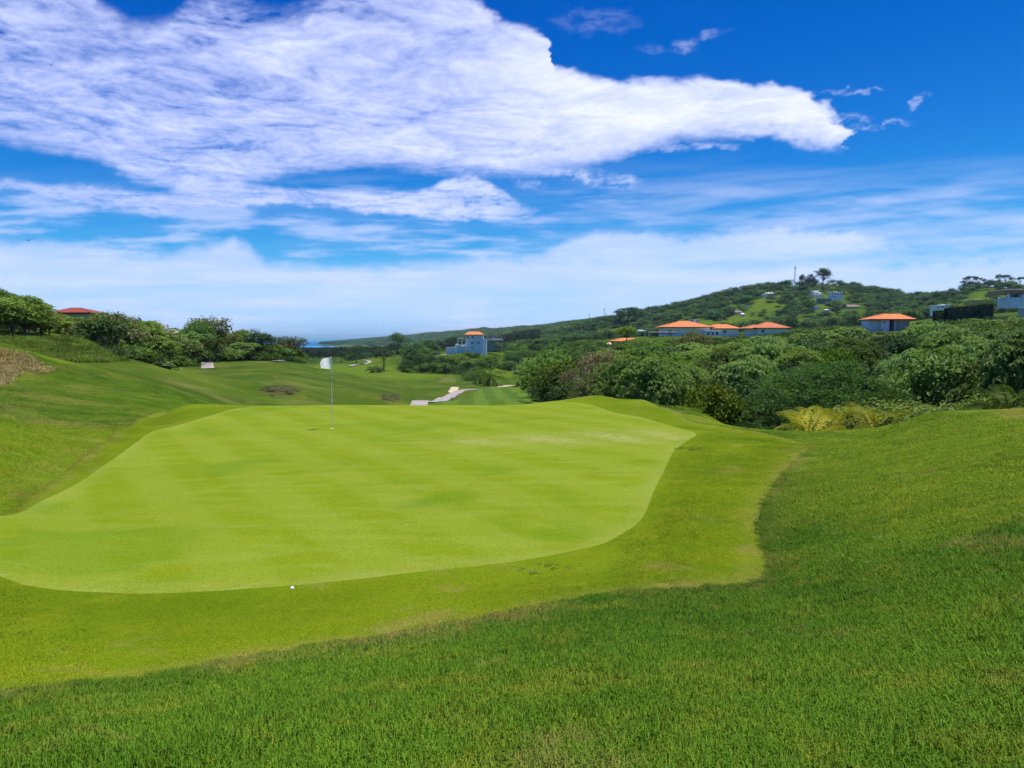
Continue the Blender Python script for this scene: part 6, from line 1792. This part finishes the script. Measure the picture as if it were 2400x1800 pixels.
# marker posts on the course
def marker(px, top, bot, d, label):
    g = ground_at(px, d)
    k = d/FPX
    e = empty('marker_post', tuple(g)); tag(e, label, 'post')
    h = (bot - top)*k
    box('stake', e, -.07, .07, -.07, .07, -.3, h*.9, M_pole, .015)
    V = [(-.07, -.07, h*.9), (.07, -.07, h*.9), (.07, .07, h*.9), (-.07, .07, h*.9), (0, 0, h)]
    mesh_obj('point', V, [(0, 1, 4), (1, 2, 4), (2, 3, 4), (3, 0, 4)], M_pole, e)
marker(424, 846, 855, 135, 'white stake among the bushes of the left bank')
marker(792.5, 848, 853, 400, 'tiny white stake on the far green behind the flag')
marker(937, 874, 879, 345, 'tiny white stake beside the slim palm')

# ------------------------------------------------------------------ people
M_skin = plain('skin', (0.30, 0.17, 0.11), 0.6, 0.08)
def person(px, d, label, shirt, trousers, pose='stand', rz=0.0, hair=(0.03, 0.02, 0.015), py=None):
    if py is not None:
        h = hit(px, py, d - 60, d + 60); g = h if h is not None else ground_at(px, d)
    else: g = ground_at(px, d)
    bend = {'stand': 0.0, 'address': 0.42, 'stoop': 0.55}[pose]
    hip = np.array([0, 0, .93])
    def fw(p, pivot, a):
        q_ = np.array(p) - pivot
        return pivot + np.array([q_[0], q_[1]*math.cos(a) - q_[2]*math.sin(a), q_[1]*math.sin(a) + q_[2]*math.cos(a)])
    U = lambda p: fw(p, hip, bend)
    J = [hip, U((0, 0, 1.10)), U((0, 0, 1.30)), U((0, 0, 1.44)), U((0, 0, 1.52)), U((0, -.01, 1.62)), U((0, -.01, 1.74))]
    E = [(0, 1), (1, 2), (2, 3), (3, 4), (4, 5), (5, 6)]
    Rr = [(.155, .115), (.145, .105), (.165, .115), (.12, .085), (.052, .052), (.085, .098), (.065, .075)]
    arm_y = -.28 if pose != 'stand' else -.04
    for s in (-1, 1):
        b = len(J)
        J += [U((s*.19, 0, 1.41)), U((s*.24, arm_y*.3, 1.15)), U((s*(.08 if pose == 'address' else .25), arm_y, .95)), U((s*(.05 if pose == 'address' else .25), arm_y - .04, .86))]
        E += [(3, b), (b, b+1), (b+1, b+2), (b+2, b+3)]
        Rr += [(.062, .062), (.048, .048), (.036, .036), (.034, .022)]
        b = len(J)
        J += [np.array([s*.095, .0, .88]), np.array([s*.12, -.02, .48]), np.array([s*.13, .02, .09]), np.array([s*.14, -.14, .04])]
        E += [(0, b), (b, b+1), (b+1, b+2), (b+2, b+3)]
        Rr += [(.088, .09), (.062, .062), (.045, .045), (.045, .035)]
        for f_ in range(5):
            pass
    me = bpy.data.meshes.new('body_base')
    me.from_pydata([tuple(j) for j in J], E, [])
    o = bpy.data.objects.new('body_tmp', me); COL.objects.link(o)
    sk = o.modifiers.new('skin', 'SKIN'); su = o.modifiers.new('sub', 'SUBSURF'); su.levels = 1; su.render_levels = 1
    for v, r in zip(me.skin_vertices[0].data, Rr): v.radius = r
    me.skin_vertices[0].data[0].use_root = True
    dg = bpy.context.evaluated_depsgraph_get()
    ev = bpy.data.meshes.new_from_object(o.evaluated_get(dg))
    bpy.data.objects.remove(o)
    k = label.split()[0] + str(px)
    ms = [M_skin, plain('shirt ' + k, shirt, .85), plain('trousers ' + k, trousers, .85), plain('hair ' + k, hair, .9), plain('shoes ' + k, (.05, .05, .05), .6)]
    for m_ in ms: ev.materials.append(m_)
    head = J[5]
    inv = lambda p: fw(p, hip, -bend)
    for pl in ev.polygons:
        c = np.array(pl.center); cl = inv(c) if c[2] > .9 else c
        if c[2] < .085: mi = 4
        elif c[2] < .92 and abs(c[0]) < .2 and cl[2] < 1.0 and c[1] > -.2: mi = 2
        elif np.linalg.norm(c - head) < .2 and cl[2] > 1.5: mi = 3 if (cl[2] > 1.69 or cl[1] > .03) else 0
        elif cl[2] > 1.5: mi = 0
        elif abs(cl[0]) > .17 and cl[2] < 1.12 or (pose == 'address' and cl[1] < -.16): mi = 0
        else: mi = 1
        pl.material_index = mi; pl.use_smooth = True
    r = empty('person', tuple(g), rz); tag(r, label, 'person')
    link(bpy.data.objects.new('body', ev), r)
    return r, J
M_club = plain('golf club steel', (0.35, 0.36, 0.38), 0.3, 0.05, 4, .5, metal=.8)
p1, J1 = person(1184, 388, 'golfer in white shirt and black trousers on the far tee', (.7, .7, .68), (.02, .02, .022), 'address', 1.2, py=874.5)
c1 = empty('golf_club', p1.location, 1.2); tag(c1, 'golf club held by the golfer in black trousers', 'golf club')
V, F = [], []
tube(V, F, (0, -.50, .88), (.02, -.95, .06), .012, .008, 6, seg=1); mesh_obj('shaft', V, F, M_club, c1)
box('club_head', c1, -.03, .07, -.99, -.93, .01, .06, M_club, .01)
person(1200.5, 386, 'person in pale blue shirt and white trousers beside the golf cart', (.45, .52, .68), (.62, .64, .68), 'stand', -.6, py=872)
person(507, 196, 'person in black clothes stooping beside the left bank path', (.015, .015, .017), (.02, .02, .02), 'stoop', 1.0)

# ------------------------------------------------------------------ golf cart and the things beside it
M_cartblue = plain('dark blue cart body', (0.030, 0.040, 0.095), 0.3, 0.05, 2, .5)
M_cartroof = plain('cart roof', (0.10, 0.11, 0.15), 0.4, 0.05)
M_rubber = plain('rubber', (0.015, 0.015, 0.016), 0.8, 0.1)
M_seat = plain('cart seat', (0.62, 0.60, 0.54), 0.7, 0.05)
def golf_cart(px, d, label, rz, py=None):
    g = hit(px, py, d-60, d+60) if py else ground_at(px, d)
    r = empty('golf_cart', tuple(g + np.array([0, 0, .05])), rz); tag(r, label, 'golf cart')
    V = [(-.60, -1.15, .28), (.60, -1.15, .28), (.60, 1.15, .28), (-.60, 1.15, .28), (-.60, -1.2, .62), (.60, -1.2, .62), (.60, -.55, .80), (-.60, -.55, .80), (.60, -.5, .40), (-.60, -.5, .40), (.60, .05, .40), (-.60, .05, .40), (.60, .1, .70), (-.60, .1, .70), (.60, 1.18, .74), (-.60, 1.18, .74)]
    F = [(0, 3, 2, 1), (0, 1, 5, 4), (4, 5, 6, 7), (7, 6, 8, 9), (9, 8, 10, 11), (11, 10, 12, 13), (13, 12, 14, 15), (15, 14, 2, 3), (1, 2, 14, 12, 10, 8, 6, 5), (0, 4, 7, 9, 11, 13, 15, 3)]
    mesh_obj('body', V, F, M_cartblue, r)
    box('roof', r, -.62, .62, -.75, 1.0, 1.80, 1.88, M_cartroof, .04)
    for sx in (-.55, .55):
        for y0, y1 in ((-.62, -.55), (.85, .92)):
            V, F = [], []
            tube(V, F, (sx, y0, .70), (sx, y1, 1.82), .022, .022, 6, seg=1); mesh_obj('roof_post', V, F, M_metal, r)
    box('seat', r, -.52, .52, .12, .60, .70, .84, M_seat, .04); box('seat_back', r, -.52, .52, .60, .72, .86, 1.25, M_seat, .04)
    box('windscreen', r, -.54, .54, -.60, -.58, .82, 1.40, M_glass, 0)
    for sx in (-.58, .58):
        for y in (-.82, .80):
            V, F = [], []
            tube(V, F, (sx-.09, y, .23), (sx+.09, y, .23), .24, .24, 14, seg=1)
            F.append(tuple(range(14))[::-1]); F.append(tuple(range(14, 28)))
            w = mesh_obj('wheel', V, F, M_rubber, r)
            V, F = [], []
            tube(V, F, (sx-.10, y, .23), (sx+.10, y, .23), .12, .12, 10, seg=1); F.append(tuple(range(10))[::-1]); F.append(tuple(range(10, 20)))
            mesh_obj('hub', V, F, M_metal, w)
    V, F = [], []
    tube(V, F, (-.25, -.52, .78), (-.25, -.25, .98), .02, .02, 5, seg=1)
    for k in range(10):
        a, b = 2*math.pi*k/10, 2*math.pi*(k+1)/10
        tube(V, F, (-.25 + .16*math.cos(a), -.25, .98 + .16*math.sin(a)), (-.25 + .16*math.cos(b), -.25, .98 + .16*math.sin(b)), .014, .014, 4, seg=1)
    mesh_obj('steering_wheel', V, F, M_rubber, r)
golf_cart(1208.5, 384, 'dark blue golf cart parked by the far tee', .5, 878)
golf_cart(880, 348, 'golf cart in the shade of the squat palms', 1.9)
S = Site('stone_bench', 1215.5, 879.5, 382, 'low stone bench and wall behind the golf cart', 'bench')
S.box('plinth', 1212.4, 1219, 876, 882, 0, 1.2, M_cream); S.box('seat_slab', 1212, 1219.3, 874.4, 876, -.2, 1.2, M_cream); S.box('backrest', 1212.4, 1219, 871.2, 874.4, .9, 1.2, M_cream)
S = Site('timber_lookout', 1222, 880, 382, 'brown timber post with plank top and leaning ladder by the far tee', 'lookout')
S.box('post', 1220.6, 1223.4, 868, 882, 0, .6, M_wood); S.box('plank_top', 1218.2, 1224.8, 865, 868, -.3, .9, M_thatch)
V, F = [], []
tube(V, F, (S.x(1221.2), -.4, S.z(872)), (S.x(1224.6), -.9, S.z(881)), .10, .10, 5, seg=1); tube(V, F, (S.x(1222.6), -.4, S.z(872)), (S.x(1226), -.9, S.z(881)), .10, .10, 5, seg=1)
mesh_obj('ladder_rail', V, F, M_cream, S.root)
for k in range(6):
    t = (k+.5)/6
    V, F = [], []
    tube(V, F, (S.x(1221.2+3.4*t), -.4-.5*t, S.z(872+9*t)), (S.x(1222.6+3.4*t), -.4-.5*t, S.z(872+9*t)), .06, .06, 4, seg=1)
    mesh_obj('rung', V, F, M_cream, S.root)
# striped parasol in the trees
S = Site('garden_parasol', 1428, 812, 262, 'red and white garden parasol showing above the brown trees', 'parasol')
M_pred = plain('parasol red', (.62, .03, .05), .8, .05); M_pwhite = plain('parasol pale', (.75, .70, .50), .8, .05)
V, F = [], []
tube(V, F, (0, 0, -3.5), (0, 0, S.z(801.6)), .035, .03, 8, seg=1); mesh_obj('pole', V, F, M_metal, S.root)
for k in range(8):
    a, b = 2*math.pi*k/8, 2*math.pi*(k+1)/8
    r_, zt, zb = .95, S.z(801.8), S.z(806.6)
    P_ = [(0, 0, zt)]
    for w in (a, (a+b)/2, b): P_.append((math.cos(w)*r_*.55, math.sin(w)*r_*.55, zt - (zt-zb)*.38))
    for w in (a, (a+b)/2, b): P_.append((math.cos(w)*r_, math.sin(w)*r_, zb))
    mesh_obj('canopy_panel', P_, [(0, 1, 2), (0, 2, 3), (1, 4, 5, 2), (2, 5, 6, 3)], M_pred if k % 2 else M_pwhite, S.root)

# ------------------------------------------------------------------ birds
M_bird = plain('dark plumage', (0.012, 0.011, 0.010), 0.7, 0.2)
def bird(px, py, span_px, d, label, lift_l, lift_r, sweep=.12, rz=0.0):
    p = at(px, py, d)
    sp = span_px*d/FPX
    V, F = [], []
    rows = []
    # one surface: wing tip - body - wing tip, upper and lower skin
    for u in np.linspace(-1, 1, 25):
        s = abs(u); lf = lift_l if u < 0 else lift_r
        x = u*sp/2
        z = lf*sp/2*(s**1.1)
        chord = sp*(.16 - .05*s - .06*max(0, s-.75)/.25)*(1 - .35*max(0, s - .9)/.1)
        yc = sweep*sp*s*s*.6
        th = sp*(.045*math.exp(-(s/.13)**2) + .006)
        rows.append([(x, yc - chord*.5, z), (x, yc, z + th), (x, yc + chord*.5, z), (x, yc, z - th)])
    for r in rows: V += r
    for i in range(24):
        for j in range(4):
            a = i*4 + j; b = i*4 + (j+1) % 4
            F.append((a, b, b+4, a+4))
    F += [(0, 1, 2, 3), tuple(96 + j for j in (3, 2, 1, 0))]
    b0 = len(V)
    tube(V, F, (0, -.20*sp, .012*sp), (0, -.05*sp, 0), .016*sp, .05*sp, 8, seg=2)
    tube(V, F, (0, .05*sp, 0), (0, .20*sp, -.004*sp), .048*sp, .006*sp, 8, seg=2)
    F += [tuple(range(b0, b0+8))[::-1]]
    V += [(-.022*sp, .12*sp, 0), (.022*sp, .12*sp, 0), (.06*sp, .24*sp, -.004*sp), (-.06*sp, .24*sp, -.004*sp), (-.022*sp, .12*sp, .01*sp), (.022*sp, .12*sp, .01*sp), (.06*sp, .24*sp, .002*sp), (-.06*sp, .24*sp, .002*sp)]
    t = len(V) - 8
    F += [tuple(t + k for k in q_) for q_ in ((0, 1, 2, 3), (7, 6, 5, 4), (0, 4, 5, 1), (1, 5, 6, 2), (2, 6, 7, 3), (3, 7, 4, 0))]
    o = mesh_obj('bird', V, F, M_bird, None, smooth=True)
    o.location = tuple(p); o.rotation_euler = (0.15, 0, rz)
    tag(o, label, 'bird')
    return o
bird(120, 152, 17, 120, 'dark soaring bird with one wing raised, high in the clouds', .05, .95, rz=.35)
bird(67, 563, 25, 100, 'dark gliding bird with shallow raised wings, low over the left trees', .10, .52, rz=.2)
bird(583, 278, 5, 260, 'tiny distant bird against the middle of the big cloud', .25, .35, rz=.6)
bird(473, 426, 5, 260, 'tiny distant bird in the lower cloud band', .35, .2, rz=-.5)
bird(776, 553, 5, 260, 'tiny distant bird in the hazy sky above the flag', .2, .5, rz=.9)
bird(607, 664, 5, 260, 'tiny distant bird low over the sea haze', .3, .3, rz=.1)

# ------------------------------------------------------------------ the air
zmin = float(ground.data.vertices[0].co.z)
co = np.empty(len(ground.data.vertices)*3); ground.data.vertices.foreach_get('co', co); zmin = co[2::3].min() - 1.0
m, N = new_mat('haze')
pv = N.node('ShaderNodeVolumePrincipled', {'Color': (0.42, 0.74, 1.0, 1.0), 'Density': 0.000048, 'Anisotropy': 0.0})
N.node('ShaderNodeOutputMaterial', {1: pv.outputs[0]})
hz_top = 150.0
X0, X1, Y0, Y1 = -23000.0, 23000.0, -400.0, 21500.0
hz = mesh_obj('haze', [(X0, Y0, zmin), (X1, Y0, zmin), (X1, Y1, zmin), (X0, Y1, zmin), (X0, Y0, hz_top), (X1, Y0, hz_top), (X1, Y1, hz_top), (X0, Y1, hz_top)],
              [(0, 3, 2, 1), (4, 5, 6, 7), (0, 1, 5, 4), (1, 2, 6, 5), (2, 3, 7, 6), (3, 0, 4, 7)], m)
tag(hz, 'thin sea haze in the air', kind='stuff')
